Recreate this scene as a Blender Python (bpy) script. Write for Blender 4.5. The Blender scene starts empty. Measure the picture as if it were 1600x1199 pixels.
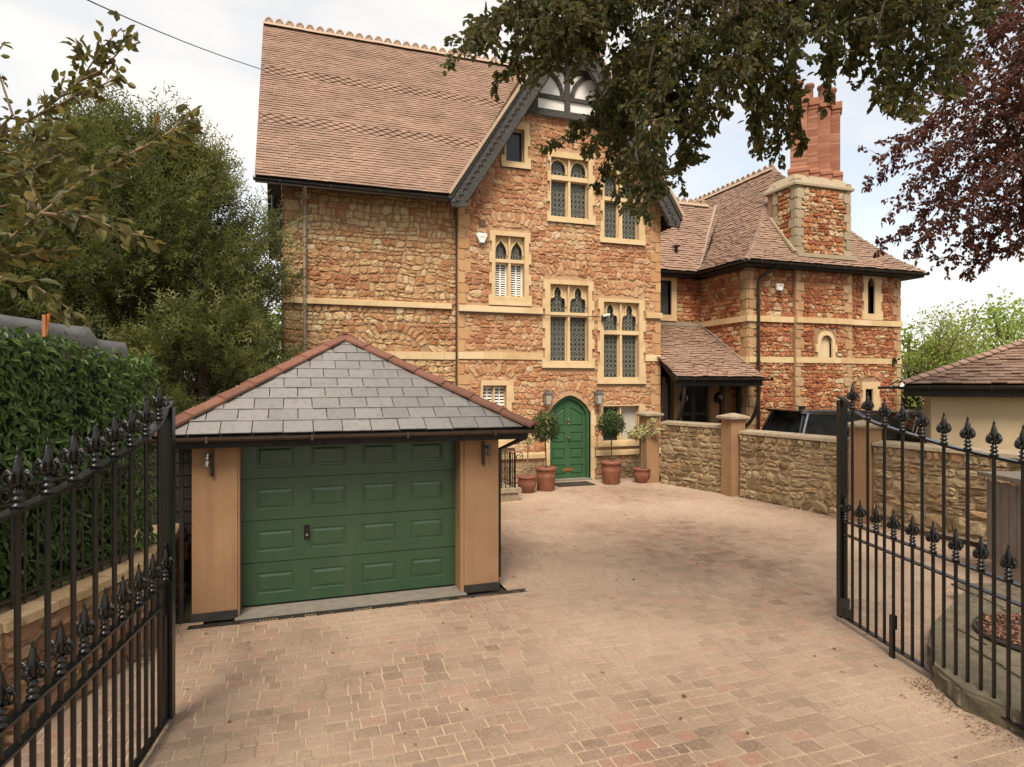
import bpy, math, random
from mathutils import Vector, Matrix, noise
from mathutils.geometry import tessellate_polygon
sc = bpy.context.scene
# ---------------------------------------------------------------- camera
TH = math.radians(19.03); CT, ST = math.cos(TH), math.sin(TH); CAMZ = 2.75; F = 1000.0
cd = bpy.data.cameras.new('camera'); cam = bpy.data.objects.new('camera', cd)
sc.collection.objects.link(cam); sc.camera = cam
cam.location = (0, 0, CAMZ); cam.rotation_euler = (math.radians(90), 0, -TH)
cd.sensor_width = 36; cd.lens = F/1600*36; cd.clip_start = 0.05; cd.clip_end = 2000
# ---------------------------------------------------------------- light
SUN_EL, SUN_AZ = math.radians(54), math.radians(205)   # azimuth clockwise from +Y: the sun stands behind the camera, to its left
w = bpy.data.worlds.new('World'); sc.world = w; w.use_nodes = True
nt = w.node_tree; N = nt.nodes; L = nt.links; N.clear()
wo = N.new('ShaderNodeOutputWorld'); bg = N.new('ShaderNodeBackground'); bg.inputs[1].default_value = 0.1
sky = N.new('ShaderNodeTexSky'); sky.sky_type = 'NISHITA'; sky.sun_disc = False
sky.sun_elevation = SUN_EL; sky.sun_rotation = SUN_AZ
tc = N.new('ShaderNodeTexCoord'); mp = N.new('ShaderNodeMapping'); mp.inputs['Scale'].default_value = (1, 1, 2.2); mp.inputs['Location'].default_value = (3.1, 1.7, 0.3)
nz = N.new('ShaderNodeTexNoise'); nz.inputs['Scale'].default_value = 2.3; nz.inputs['Detail'].default_value = 7; nz.inputs['Roughness'].default_value = .55
cr = N.new('ShaderNodeValToRGB'); cr.color_ramp.elements[0].position = .35; cr.color_ramp.elements[1].position = .62
cr.color_ramp.elements[0].color = (.45,.45,.45,1); cr.color_ramp.elements[1].color = (1,1,1,1)
mx = N.new('ShaderNodeMix'); mx.data_type = 'RGBA'; mx.inputs[7].default_value = (5.75, 5.5, 5.15, 1)
sm = N.new('ShaderNodeMix'); sm.data_type = 'RGBA'; sm.blend_type = 'MULTIPLY'; sm.inputs[0].default_value = 1; sm.inputs[7].default_value = (1.5, 1.35, 1.2, 1)
L.new(tc.outputs['Generated'], mp.inputs[0]); L.new(mp.outputs[0], nz.inputs[0]); L.new(nz.outputs[0], cr.inputs[0])
L.new(cr.outputs[0], mx.inputs[0]); L.new(sky.outputs[0], sm.inputs[6]); L.new(sm.outputs[2], mx.inputs[6]); L.new(mx.outputs[2], bg.inputs[0]); L.new(bg.outputs[0], wo.inputs[0])
sd = bpy.data.lights.new('sun', 'SUN'); sd.energy = 2.9; sd.angle = math.radians(28); sd.color = (1, .90, .76)
so = bpy.data.objects.new('sun', sd); sc.collection.objects.link(so)
so.location = (0, 0, 30)
sdir = Vector((math.sin(SUN_AZ)*math.cos(SUN_EL), math.cos(SUN_AZ)*math.cos(SUN_EL), math.sin(SUN_EL)))
so.rotation_euler = sdir.to_track_quat('Z', 'Y').to_euler()
sc.view_settings.view_transform = 'Standard'; sc.view_settings.look = 'None'; sc.view_settings.gamma = 1
sc.view_settings.exposure = 0.92; sc.view_settings.use_curve_mapping = False
# ---------------------------------------------------------------- helpers
R = random.Random(7)
def U(a, b): return R.uniform(a, b)
def C(xc, zc): return (xc*CT + zc*ST, -xc*ST + zc*CT)      # camera right/forward metres -> world x, y
def at(px, py, z):                                          # photo direction + distance -> world point
    x, y = C((px-800)/F*z, z); return Vector((x, y, CAMZ + (599.5-py)/F*z))
def proj(p):
    xc = p[0]*CT - p[1]*ST; z = p[0]*ST + p[1]*CT
    if z < .3: return None
    return (800 + xc/z*F, 599.5 - (p[2]-CAMZ)/z*F, z)
col = sc.collection; W = {}
def thing(name, label, cat, loc=(0,0,0), group=None):
    o = bpy.data.objects.new(name, None); col.objects.link(o); o.empty_display_size = .2
    o.location = loc; W[o] = Vector(loc); o['label'] = label; o['category'] = cat
    if group: o['group'] = group
    return o
def tag(o, label, cat, group=None):
    o['label'] = label; o['category'] = cat
    if group: o['group'] = group
    return o
def struct(o, kind='structure'): o['kind'] = kind; return o
class MB:
    def __init__(s): s.v = []; s.f = []; s.t = []; s.m = []
    def add(s, vs, fs, tone=.5, mi=0):
        b = len(s.v); s.v += [tuple(p) for p in vs]
        for f in fs: s.f.append(tuple(i+b for i in f)); s.t.append(tone); s.m.append(mi)
    def box(s, x0, x1, y0, y1, z0, z1, tone=.5, mi=0):
        s.add([(x,y,z) for z in (z0,z1) for y in (y0,y1) for x in (x0,x1)],
              [(0,2,3,1),(4,5,7,6),(0,1,5,4),(2,6,7,3),(0,4,6,2),(1,3,7,5)], tone, mi)
    def obox(s, c, ax, ay, az, tone=.5, mi=0):
        c, ax, ay, az = map(Vector, (c, ax, ay, az))
        s.add([c+ax*i+ay*j+az*k for k in (-1,1) for j in (-1,1) for i in (-1,1)],
              [(0,2,3,1),(4,5,7,6),(0,1,5,4),(2,6,7,3),(0,4,6,2),(1,3,7,5)], tone, mi)
    def bar(s, a, b, wd, hd, tone=.5, up=(0,0,1), mi=0):
        a, b = Vector(a), Vector(b); d = (b-a); l = d.length
        if l < 1e-6: return
        d /= l; u = Vector(up); r = d.cross(u)
        if r.length < 1e-3: r = d.cross(Vector((0,1,0)))
        r.normalize(); u = r.cross(d)
        s.obox((a+b)/2, r*wd/2, d*l/2, u*hd/2, tone, mi)
    def tube(s, pts, r, n=6, tone=.5, r2=None, mi=0, cap=True):
        pts = [Vector(p) for p in pts]; k = len(pts); rings = []; base = len(s.v)
        ref = None; vs = []; fs = []
        for i, p in enumerate(pts):
            d = (pts[min(i+1,k-1)] - pts[max(i-1,0)])
            if d.length < 1e-7: d = Vector((0,0,1))
            d.normalize()
            if ref is None: ref = d.orthogonal().normalized()
            ref = (ref - d*ref.dot(d))
            if ref.length < 1e-4: ref = d.orthogonal()
            ref.normalize(); b = d.cross(ref)
            rr = r if r2 is None else r + (r2-r)*i/(k-1)
            for j in range(n):
                a = 2*math.pi*j/n; vs.append(p + (ref*math.cos(a) + b*math.sin(a))*rr)
        for i in range(k-1):
            for j in range(n):
                fs.append((i*n+j, i*n+(j+1)%n, (i+1)*n+(j+1)%n, (i+1)*n+j))
        if cap: fs.append(tuple(range(n-1,-1,-1))); fs.append(tuple((k-1)*n+j for j in range(n)))
        s.add(vs, fs, tone, mi)
    def lathe(s, c, prof, n=12, tone=.5, mi=0, a0=0, sx=1, sy=1):
        c = Vector(c); vs = []; fs = []; k = len(prof)
        for r, z in prof:
            for j in range(n):
                a = 2*math.pi*j/n + a0; vs.append(c + Vector((r*math.cos(a)*sx, r*math.sin(a)*sy, z)))
        for i in range(k-1):
            for j in range(n): fs.append((i*n+j, i*n+(j+1)%n, (i+1)*n+(j+1)%n, (i+1)*n+j))
        fs.append(tuple(range(n-1,-1,-1))); fs.append(tuple((k-1)*n+j for j in range(n)))
        s.add(vs, fs, tone, mi)
    def slab(s, outer, holes, fr, d0, d1, tone=.5, mi=0, back=True):
        """2D outline with holes in frame fr=(O,R,N): front face at d1, back at d0"""
        loops = [outer] + list(holes)
        tr = tessellate_polygon([[Vector((x,z,0)) for x, z in l] for l in loops])
        flat = [p for l in loops for p in l]; n = len(flat)
        vs = [fp(fr, x, z, d1) for x, z in flat] + [fp(fr, x, z, d0) for x, z in flat]; fs = []
        for a, b, c in tr:
            A, B, Cc = flat[a], flat[b], flat[c]
            ar = (B[0]-A[0])*(Cc[1]-A[1]) - (B[1]-A[1])*(Cc[0]-A[0])
            if abs(ar) < 1e-9: continue
            if ar < 0: b, c = c, b
            fs.append((a,b,c))
            if back: fs.append((n+a,n+c,n+b))
        o = 0
        for li, l in enumerate(loops):
            k = len(l); ar = sum(l[i][0]*l[(i+1)%k][1]-l[(i+1)%k][0]*l[i][1] for i in range(k))
            fl = (ar > 0) != (li > 0)
            for i in range(k):
                a, b = o+i, o+(i+1)%k
                fs.append((a, n+a, n+b, b) if fl else (a, b, n+b, n+a))
            o += k
        s.add(vs, fs, tone, mi)
    def mesh(s, name, mats, origin=None, smooth=False):
        me = bpy.data.meshes.new(name)
        ox, oy, oz = origin
        me.from_pydata([(x-ox,y-oy,z-oz) for x,y,z in s.v], [], s.f)
        for m in (mats if isinstance(mats, (list,tuple)) else [mats]): me.materials.append(m)
        a = me.attributes.new('tone', 'FLOAT', 'FACE'); a.data.foreach_set('value', s.t)
        if any(s.m): me.polygons.foreach_set('material_index', s.m)
        if smooth: me.polygons.foreach_set('use_smooth', [True]*len(s.f))
        return me
    def build(s, name, mats, parent=None, smooth=False, origin=None):
        if not s.v: return None
        if origin is None:
            xs, ys, zs = zip(*s.v); origin = Vector(((min(xs)+max(xs))/2, (min(ys)+max(ys))/2, min(zs)))
        origin = Vector(origin)
        me = s.mesh(name, mats, origin, smooth)
        o = bpy.data.objects.new(name, me); col.objects.link(o); W[o] = origin
        if parent: o.parent = parent; o.location = origin - W[parent]
        else: o.location = origin
        return o
def inst(me, name, parent, loc, rz=0):
    o = bpy.data.objects.new(name, me); col.objects.link(o); W[o] = Vector(loc); o.parent = parent
    o.location = Vector(loc) - (W[parent] if parent else Vector()); o.rotation_euler.z = rz; return o
def kids(o): return [c for c in list(bpy.data.objects) if c.parent == o]
def copy_tree(o, parent=None, table=None):
    c = o.copy(); col.objects.link(c); c.parent = parent
    for ch in o.children: copy_tree(ch, c)
    return c
def one(name, mats, parent, fn, **k):
    m = MB(); fn(m); return m.build(name, mats, parent, **k)
def fp(fr, x, z, d): O, Rr, Nn = fr; return (O[0]+Rr[0]*x+Nn[0]*d, O[1]+Rr[1]*x+Nn[1]*d, O[2]+z)
def frX(y): return ((0,y,0), (1,0,0), (0,-1,0))                 # wall facing -Y
def frS(x): return ((x,0,0), (0,-1,0), (-1,0,0))                # wall facing -X, x coordinate of the frame = -y
# ---------------------------------------------------------------- materials
def M(name, cols, rough=.8, tone=True, nscale=6, nmix=.35, bump=.15, bscale=None, metal=0, spec=.3, detail=6,
      stain=None, trans=0, coat=0, stretch=(1,1,1)):
    m = bpy.data.materials.new(name); m.use_nodes = True; t = m.node_tree; n = t.nodes; l = t.links
    p = n['Principled BSDF']; p.inputs['Roughness'].default_value = rough; p.inputs['Metallic'].default_value = metal
    p.inputs['Specular IOR Level'].default_value = spec
    if coat: p.inputs['Coat Weight'].default_value = coat; p.inputs['Coat Roughness'].default_value = .08
    g = n.new('ShaderNodeNewGeometry'); mpp = n.new('ShaderNodeMapping'); mpp.inputs['Scale'].default_value = stretch
    l.new(g.outputs['Position'], mpp.inputs[0])
    no = n.new('ShaderNodeTexNoise'); no.inputs['Scale'].default_value = nscale; no.inputs['Detail'].default_value = detail
    no.inputs['Roughness'].default_value = .6; l.new(mpp.outputs[0], no.inputs[0])
    r = n.new('ShaderNodeValToRGB'); e = r.color_ramp.elements
    while len(e) < len(cols): e.new(.5)
    for i, c in enumerate(cols): e[i].position = i/max(1, len(cols)-1); e[i].color = (*c, 1)
    if tone:
        a = n.new('ShaderNodeAttribute'); a.attribute_name = 'tone'
        ma = n.new('ShaderNodeMath'); ma.operation = 'MULTIPLY_ADD'; ma.inputs[1].default_value = nmix; 
        sb = n.new('ShaderNodeMath'); sb.operation = 'SUBTRACT'; sb.inputs[1].default_value = nmix*.5
        l.new(no.outputs[0], ma.inputs[0]); l.new(a.outputs['Fac'], ma.inputs[2]); l.new(ma.outputs[0], sb.inputs[0]); l.new(sb.outputs[0], r.inputs[0])
    else: 
        mr = n.new('ShaderNodeMapRange'); mr.inputs[1].default_value = .3; mr.inputs[2].default_value = .7
        l.new(no.outputs[0], mr.inputs[0]); l.new(mr.outputs[0], r.inputs[0])
    out = r.outputs[0]
    for (sc_, c2, lo, hi, amt) in (stain or []):
        n2 = n.new('ShaderNodeTexNoise'); n2.inputs['Detail'].default_value = 5
        if isinstance(sc_, tuple):
            mp2 = n.new('ShaderNodeMapping'); mp2.inputs['Scale'].default_value = sc_; l.new(g.outputs['Position'], mp2.inputs[0]); l.new(mp2.outputs[0], n2.inputs[0]); n2.inputs['Scale'].default_value = 1
        else: n2.inputs['Scale'].default_value = sc_; l.new(g.outputs['Position'], n2.inputs[0])
        m2 = n.new('ShaderNodeMapRange'); m2.inputs[1].default_value = lo; m2.inputs[2].default_value = hi; m2.inputs[4].default_value = amt
        l.new(n2.outputs[0], m2.inputs[0])
        x2 = n.new('ShaderNodeMix'); x2.data_type = 'RGBA'; x2.inputs[7].default_value = (*c2, 1)
        l.new(m2.outputs[0], x2.inputs[0]); l.new(out, x2.inputs[6]); out = x2.outputs[2]
    l.new(out, p.inputs['Base Color'])
    if bump:
        nb = n.new('ShaderNodeTexNoise'); nb.inputs['Scale'].default_value = bscale or nscale*5; nb.inputs['Detail'].default_value = 8; nb.inputs['Roughness'].default_value = .65
        l.new(g.outputs['Position'], nb.inputs[0]); b = n.new('ShaderNodeBump'); b.inputs['Strength'].default_value = min(1, bump*3); b.inputs['Distance'].default_value = .01+.02*bump
        l.new(nb.outputs[0], b.inputs['Height']); l.new(b.outputs[0], p.inputs['Normal'])
    if trans:
        tr = n.new('ShaderNodeBsdfTranslucent'); ms = n.new('ShaderNodeMixShader'); ms.inputs[0].default_value = trans
        hs = n.new('ShaderNodeHueSaturation'); hs.inputs['Value'].default_value = 1.6; hs.inputs['Saturation'].default_value = 1.1; l.new(out, hs.inputs['Color'])
        l.new(hs.outputs[0], tr.inputs[0]); l.new(p.outputs[0], ms.inputs[1]); l.new(tr.outputs[0], ms.inputs[2])
        l.new(ms.outputs[0], n['Material Output'].inputs[0])
    return m
RUB = M('sandstone_rubble', [(.31,.135,.07),(.40,.185,.09),(.455,.24,.125),(.48,.285,.155),(.50,.335,.19),(.53,.40,.26)], .9, nscale=13, nmix=.55, bump=.6, bscale=28, stain=[(16,(.22,.10,.05),.5,.75,.6)])
RUBW = M('buff_rubble', [(.32,.13,.06),(.41,.21,.10),(.46,.28,.14),(.50,.35,.19),(.56,.44,.28)], .9, nscale=13, nmix=.5, bump=.6, bscale=28, stain=[(16,(.20,.12,.065),.5,.75,.6)])
RUBR = M('red_sandstone_rubble', [(.22,.065,.03),(.32,.105,.048),(.40,.16,.07),(.44,.23,.11),(.46,.32,.18),(.5,.4,.26)], .9, nscale=13, nmix=.55, bump=.6, bscale=28, stain=[(16,(.15,.065,.035),.5,.75,.6)])
GREY = M('boundary_rubble', [(.13,.085,.045),(.22,.15,.08),(.29,.21,.12),(.35,.26,.15),(.32,.18,.09)], .92, nscale=9, nmix=.5, bump=.5, bscale=40, stain=[(20,(.10,.075,.045),.5,.7,.5)])
MORT = M('lime_mortar', [(.36,.21,.115),(.48,.31,.19)], .95, False, 8, bump=.3)
MORTR = M('dark_mortar', [(.24,.14,.075),(.36,.235,.14)], .95, False, 8, bump=.3)
MORTG = M('sandy_mortar', [(.30,.21,.125),(.42,.31,.19)], .95, False, 8, bump=.3)
ASH = M('bath_stone', [(.44,.29,.14),(.55,.395,.215),(.64,.50,.31)], .85, nscale=4, nmix=.7, bump=.12, bscale=60, stain=[(2.5,(.36,.21,.09),.55,.8,.5)])
TILE = M('brown_roof_tile', [(.15,.085,.058),(.25,.155,.11),(.32,.205,.15),(.38,.265,.20)], .85, nscale=5, nmix=.35, bump=.2, bscale=60, stain=[(1.4,(.17,.115,.085),.42,.72,.6),(14,(.34,.28,.21),.60,.8,.5),(5,(.24,.21,.13),.60,.75,.5)])
RIDGE = M('ridge_tile', [(.30,.21,.14),(.42,.31,.22)], .85, nscale=6, bump=.2)
HIP = M('red_hip_tile', [(.17,.068,.045),(.27,.125,.085)], .9, nscale=10, nmix=.6, bump=.5, bscale=90, stain=[(5,(.13,.07,.05),.5,.75,.6)])
SLATE = M('grey_slate', [(.15,.138,.13),(.185,.173,.162),(.22,.206,.192)], .62, nscale=5, nmix=.35, bump=.15, bscale=30, spec=.5, stain=[(3,(.20,.19,.165),.45,.75,.6),(14,(.10,.09,.075),.5,.75,.5)])
REND = M('tan_render', [(.27,.155,.08),(.32,.19,.10)], .85, False, 2, bump=.15, bscale=70, stain=[(1.3,(.22,.12,.06),.42,.75,.7),((9,9,.5),(.20,.115,.06),.52,.75,.6),(30,(.36,.23,.13),.6,.8,.4)])
PLINTH = M('black_plinth', [(.02,.018,.016),(.04,.035,.03)], .7, False)
GREEN = M('green_door_paint', [(.034,.090,.038),(.040,.104,.044)], .5, False, 3, bump=.02, bscale=25, spec=.25)
GREEN2 = M('satin_green_paint', [(.021,.054,.024),(.028,.068,.029)], .30, False, 3, bump=.03, bscale=8, spec=.6, stain=[((6,6,.7),(.05,.075,.04),.5,.8,.5),(25,(.06,.075,.045),.62,.8,.4)])
BLACK = M('black_gloss_metal', [(.005,.005,.005),(.010,.009,.008)], .24, False, 20, bump=.05, bscale=60, spec=.5)
BLACKR = M('old_black_metal', [(.012,.011,.010),(.04,.028,.02)], .4, False, 14, bump=.2, bscale=70, spec=.5)
GUT = M('black_gutter', [(.015,.013,.012),(.03,.024,.02)], .35, False, 8, bump=.05)
GUTB = M('brown_gutter', [(.05,.032,.022),(.075,.05,.035)], .4, False, 8, bump=.05)
GPIPE = M('grey_drainpipe', [(.23,.18,.14),(.30,.24,.19)], .5, False, 4, bump=.05)
TIMB = M('weathered_dark_timber', [(.028,.025,.023),(.055,.050,.045),(.10,.09,.08)], .75, False, 8, bump=.3, stretch=(1,1,6))
TIMD = M('black_timber', [(.012,.010,.009),(.03,.024,.02)], .7, False, 8, bump=.2)
WHITE = M('white_render_panel', [(.66,.63,.58),(.78,.75,.70)], .85, False, 3, bump=.1)
WPAINT = M('white_paint', [(.75,.72,.66),(.8,.77,.72)], .5, False, 3, bump=.02)
GLASS = M('dark_window_glass', [(.010,.012,.011),(.035,.04,.035)], .10, False, 5, bump=.10, bscale=7, spec=.35)
LEAD = M('lead_came', [(.13,.135,.11),(.24,.24,.20)], .6, False, 20, bump=.1)
BRASS = M('brass', [(.45,.33,.16),(.6,.46,.26)], .3, False, metal=1)
COPPER = M('copper_letter_plate', [(.35,.13,.05),(.45,.2,.09)], .4, False, metal=.6)
TERRA = M('terracotta', [(.16,.058,.034),(.22,.082,.048)], .6, False, 5, bump=.1, spec=.4, stain=[(7,(.28,.11,.06),.5,.7,.5)])
BRICK = M('red_stack_brick', [(.22,.085,.05),(.31,.135,.08),(.38,.20,.13)], .9, nscale=10, nmix=.5, bump=.3)
SOIL = M('soil', [(.03,.02,.012),(.07,.045,.03)], .95, False, 30, bump=.6)
PAV = M('block_paver', [(.19,.125,.088),(.26,.172,.122),(.31,.212,.15),(.36,.25,.18),(.36,.185,.135)], .9, nscale=3, nmix=.35, bump=.45, bscale=90, stain=[(.38,(.57,.43,.315),.38,.64,.72),(1.6,(.48,.35,.25),.45,.75,.5),(30,(.46,.34,.24),.45,.75,.6),(75,(.15,.10,.07),.48,.72,.55),(.5,(.34,.235,.15),.62,.80,.25)])
SAND = M('jointing_sand', [(.42,.31,.21),(.54,.41,.285)], .95, False, 14, bump=.25, bscale=90, stain=[(1.3,(.20,.14,.085),.52,.66,.8)])
ASPH = M('neighbour_drive', [(.16,.12,.085),(.24,.18,.13)], .95, False, 4, bump=.3, bscale=120)
EARTH = M('ground_earth', [(.05,.05,.025),(.10,.09,.05)], .95, False, 3, bump=.4)
COPE = M('concrete_coping', [(.26,.20,.135),(.36,.285,.2)], .9, nscale=7, nmix=.6, bump=.25, bscale=50, stain=[(9,(.14,.11,.075),.5,.7,.6)])
CONC = M('threshold_concrete', [(.17,.15,.125),(.24,.21,.175)], .9, False, 8, bump=.2)
KERB = M('mossy_stone', [(.085,.075,.05),(.15,.125,.08),(.21,.17,.115)], .92, False, 5, bump=.5, bscale=40)
LOWST = M('low_wall_stone', [(.20,.10,.055),(.30,.17,.09),(.34,.22,.12)], .92, nscale=8, nmix=.5, bump=.5, bscale=40)
LOWCP = M('low_wall_coping', [(.30,.20,.11),(.42,.30,.17)], .9, nscale=6, nmix=.8, bump=.5, bscale=35, stain=[(6,(.14,.10,.05),.5,.7,.7)])
LYEW = M('yew_foliage', [(.026,.036,.012),(.060,.072,.022),(.115,.125,.038),(.19,.19,.06)], .6, nscale=2, nmix=.3, bump=0, trans=.35)
LBEE = M('beech_leaf', [(.034,.040,.013),(.070,.074,.023),(.11,.102,.034),(.17,.10,.036)], .5, nscale=3, nmix=.4, bump=0, trans=.42, spec=.35)
LCOP = M('copper_beech_leaf', [(.05,.02,.015),(.10,.038,.026),(.18,.075,.045)], .5, nscale=3, nmix=.4, bump=0, trans=.45)
LNEAR = M('near_leaf', [(.055,.055,.02),(.10,.092,.03),(.15,.13,.042),(.24,.16,.055)], .45, nscale=9, nmix=.3, bump=0, trans=.35)
LIVY = M('artificial_ivy_leaf', [(.028,.055,.014),(.065,.115,.026),(.12,.18,.045),(.24,.30,.14)], .45, nscale=7, nmix=.3, bump=0, trans=.2, spec=.4)
LBRI = M('spring_foliage', [(.12,.17,.035),(.22,.29,.06),(.34,.40,.11)], .6, nscale=1, nmix=.3, bump=0, trans=.4)
LBAY = M('bay_leaf', [(.022,.045,.012),(.05,.08,.02),(.10,.14,.045)], .45, nscale=9, nmix=.3, bump=0, trans=.15, spec=.4)
LVAR = M('variegated_leaf', [(.26,.25,.10),(.44,.40,.20),(.60,.55,.34)], .6, nscale=9, nmix=.3, bump=0, trans=.3)
BARK = M('bark', [(.05,.033,.022),(.11,.075,.05)], .9, False, 12, bump=.5)
BARKL = M('pale_twig_bark', [(.16,.105,.06),(.27,.19,.11)], .85, False, 12, bump=.3)
LITT = M('leaf_litter', [(.08,.035,.02),(.17,.08,.045),(.28,.15,.09)], .9, nscale=20, bump=0)
TARP = M('grey_tarpaulin', [(.07,.072,.07),(.13,.13,.125)], .5, False, 3, bump=.5, bscale=6, spec=.5)
REED = M('reed_screen', [(.12,.085,.05),(.20,.15,.09)], .9, False, 30, bump=.4, stretch=(6,6,.5))
BIN = M('grey_brown_boards', [(.14,.115,.09),(.20,.165,.13)], .7, False, 6, bump=.2, stretch=(4,4,.6))
CARP = M('black_car_paint', [(.006,.007,.009),(.012,.013,.016)], .18, False, bump=0, spec=.6, coat=.8)
CARS = M('silver_car_paint', [(.28,.29,.30),(.34,.35,.36)], .25, False, bump=0, metal=.5, coat=.6)
CARG = M('car_glass', [(.008,.009,.010),(.02,.022,.022)], .05, False, bump=0, spec=.9)
RUBB = M('tyre_rubber', [(.015,.015,.015),(.03,.03,.03)], .8, False)
CHROME = M('brushed_metal', [(.4,.4,.4),(.55,.55,.55)], .25, False, metal=1)
TAILR = M('red_lens', [(.25,.01,.01),(.35,.02,.02)], .2, False)
MAT = M('doormat_fibre', [(.035,.03,.026),(.07,.06,.05)], .95, False, 60, bump=.6)
LAMPG = M('lantern_glass', [(.30,.27,.22),(.42,.38,.32)], .12, False, spec=.7)
ZINC = M('lantern_metal', [(.10,.10,.095),(.17,.165,.155)], .4, False, metal=.5)
LCURT = M('net_curtain', [(.35,.33,.27),(.5,.47,.38)], .8, False, 12, bump=.2, stretch=(5,1,.3))
# ---------------------------------------------------------------- rubble stonework
def stone(mb, pts, fr, tone, d=.035, base=-.01, flat=False):
    n = len(pts); cx = sum(p[0] for p in pts)/n; cz = sum(p[1] for p in pts)/n
    vs = []; 
    for k, (ins, dep) in enumerate(((0, base), (.004, d*.85), (.03, d)) if flat else ((0, base), (.012, d*.6), (.30, d))):
        for x, z in pts:
            dx, dz = cx-x, cz-z; l = math.hypot(dx, dz)+1e-6
            i = min(ins if k < 2 else l*ins, l*.6)
            dd = dep*(U(.95,1.03) if flat else U(.55, 1.45)) if k else dep
            vs.append(fp(fr, x+dx/l*i, z+dz/l*i, dd))
    vs.append(fp(fr, cx+U(-.02,.02), cz+U(-.01,.01), d*(1 if flat else U(.6,1.5))))
    fs = []
    for k in (0, 1):
        for i in range(n): fs.append((k*n+i, k*n+(i+1)%n, (k+1)*n+(i+1)%n, (k+1)*n+i))
    for i in range(n): fs.append((2*n+i, 2*n+(i+1)%n, 3*n))
    mb.add(vs, fs, tone)
def cell_poly(x0, x1, z0, z1, gap, rnd=.38, jit=.03):
    x0 += gap; x1 -= gap; z0 += gap; z1 -= gap
    w, h = x1-x0, z1-z0; r = min(w, h)
    a = [min(r*.45, U(.06, rnd+.1)*r) for _ in range(8)]
    p = [(x0+a[0], z0), (x0+w*U(.4,.6), z0+U(-jit,jit*.6)), (x1-a[1], z0), (x1, z0+a[2]), (x1, z1-a[3]), (x1-a[4], z1), (x0+w*U(.4,.6), z1+U(-jit*.6,jit)), (x0+a[5], z1), (x0, z1-a[6]), (x0, z0+a[7])]
    return [(x+U(-jit,jit)*.4, z+U(-jit,jit)*.4) for x, z in p]
def subtract(iv, cuts):
    for a, b in cuts:
        out = []
        for x0, x1 in iv:
            if b <= x0 or a >= x1: out.append((x0,x1)); continue
            if a > x0: out.append((x0,a))
            if b < x1: out.append((b,x1))
        iv = out
    return iv
def rubble(bounds, z0, z1, obst, hr=(.16,.32), wr=(.16,.45), gap=.008, warp=.02, seed=0, thin=.45):
    """polygons of roughly coursed rubble; bounds(z)->(x0,x1), obst: list of functions (za,zb)->intervals"""
    out = []; z = z0
    while z < z1-.05:
        h = min(U(*hr), z1-z)
        if z1-z-h < .07: h = z1-z
        zz = (z, z+h); b0 = bounds(z+h/2)
        iv = [b0] if b0[1]-b0[0] > .05 else []
        for o in obst: iv = subtract(iv, o(z+.01, z+h-.01))
        for a, b in iv:
            if b-a < .05: continue
            x = a
            while x < b-.001:
                w = U(*wr)
                if b-x-w < wr[0]*.6: w = b-x
                k = R.random()
                if w > .2 and h > .17 and k < thin:
                    s = U(.38,.62)*h
                    if w > .3 and R.random() < .5:
                        q = w*U(.4,.6); out.append((x,x+q,z,z+s)); out.append((x+q,x+w,z,z+s))
                    else: out.append((x,x+w,z,z+s))
                    out.append((x,x+w,z+s,z+h))
                else: out.append((x,x+w,z,z+h))
                x += w
        z += h
    polys = []
    for (a,b,c,d) in out:
        pp = cell_poly(a,b,c,d,gap)
        q = []
        for x, zq in pp:
            nx = noise.noise(Vector((x*2.1+seed, zq*2.1, seed)))*warp*1.2; nzz = noise.noise(Vector((x*1.7+seed*3, zq*2.6, 5+seed)))*warp*2
            q.append((x+nx, zq+nzz))
        polys.append(q)
    return polys
def rect_o(x0, x1, z0, z1): return lambda a, b: [(x0,x1)] if (b > z0+.03 and a < z1-.03) else []
def arch_geo(cx, zs, half, rise, th):
    r = (half*half+rise*rise)/(2*rise); cz = zs+rise-r; am = math.asin(min(1, half/r)); return r, cz, am
def arch_o(cx, zs, half, rise, th):
    r, cz, am = arch_geo(cx, zs, half, rise, th)
    def f(a, b):
        if (a+b)/2 < zs-.05 or (a+b)/2 > cz+r+th: return []
        am_ = max((a+b)/2, zs-.02); ro = math.sqrt(max(0, (r+th)**2-(am_-cz)**2)); ri2 = r*r-((a+b)/2-cz)**2
        lim = (r+th)*math.sin(am); ro = min(ro, lim)
        if ri2 <= 0: return [(cx-ro, cx+ro)]
        ri = min(math.sqrt(ri2), lim); return [(cx-ro, cx-ri), (cx+ri, cx+ro)] if ro > ri else []
    return f
def voussoirs(out, cx, zs, half, rise, th, fr, wv=.13, tones=(.1,.8)):
    r, cz, am = arch_geo(cx, zs, half, rise, th); n = max(5, int(2*am*(r+th/2)/wv)); 
    for i in range(n):
        a0 = -am+2*am*i/n; a1 = -am+2*am*(i+1)/n; g = .008/r
        pts = []
        for a, rr in ((a0+g, r), (a1-g, r), (a1-g, r+th/2), (a1-g, r+th*U(.9,1.05)), (a0+g, r+th*U(.9,1.05)), (a0+g, r+th/2)):
            pts.append((cx+rr*math.sin(a)+U(-.006,.006), cz+rr*math.cos(a)+U(-.006,.006)))
        ar = sum(pts[j][0]*pts[(j+1)%6][1]-pts[(j+1)%6][0]*pts[j][1] for j in range(6))
        if ar < 0: pts.reverse()
        out.append((pts, fr, U(*tones)))
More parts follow.
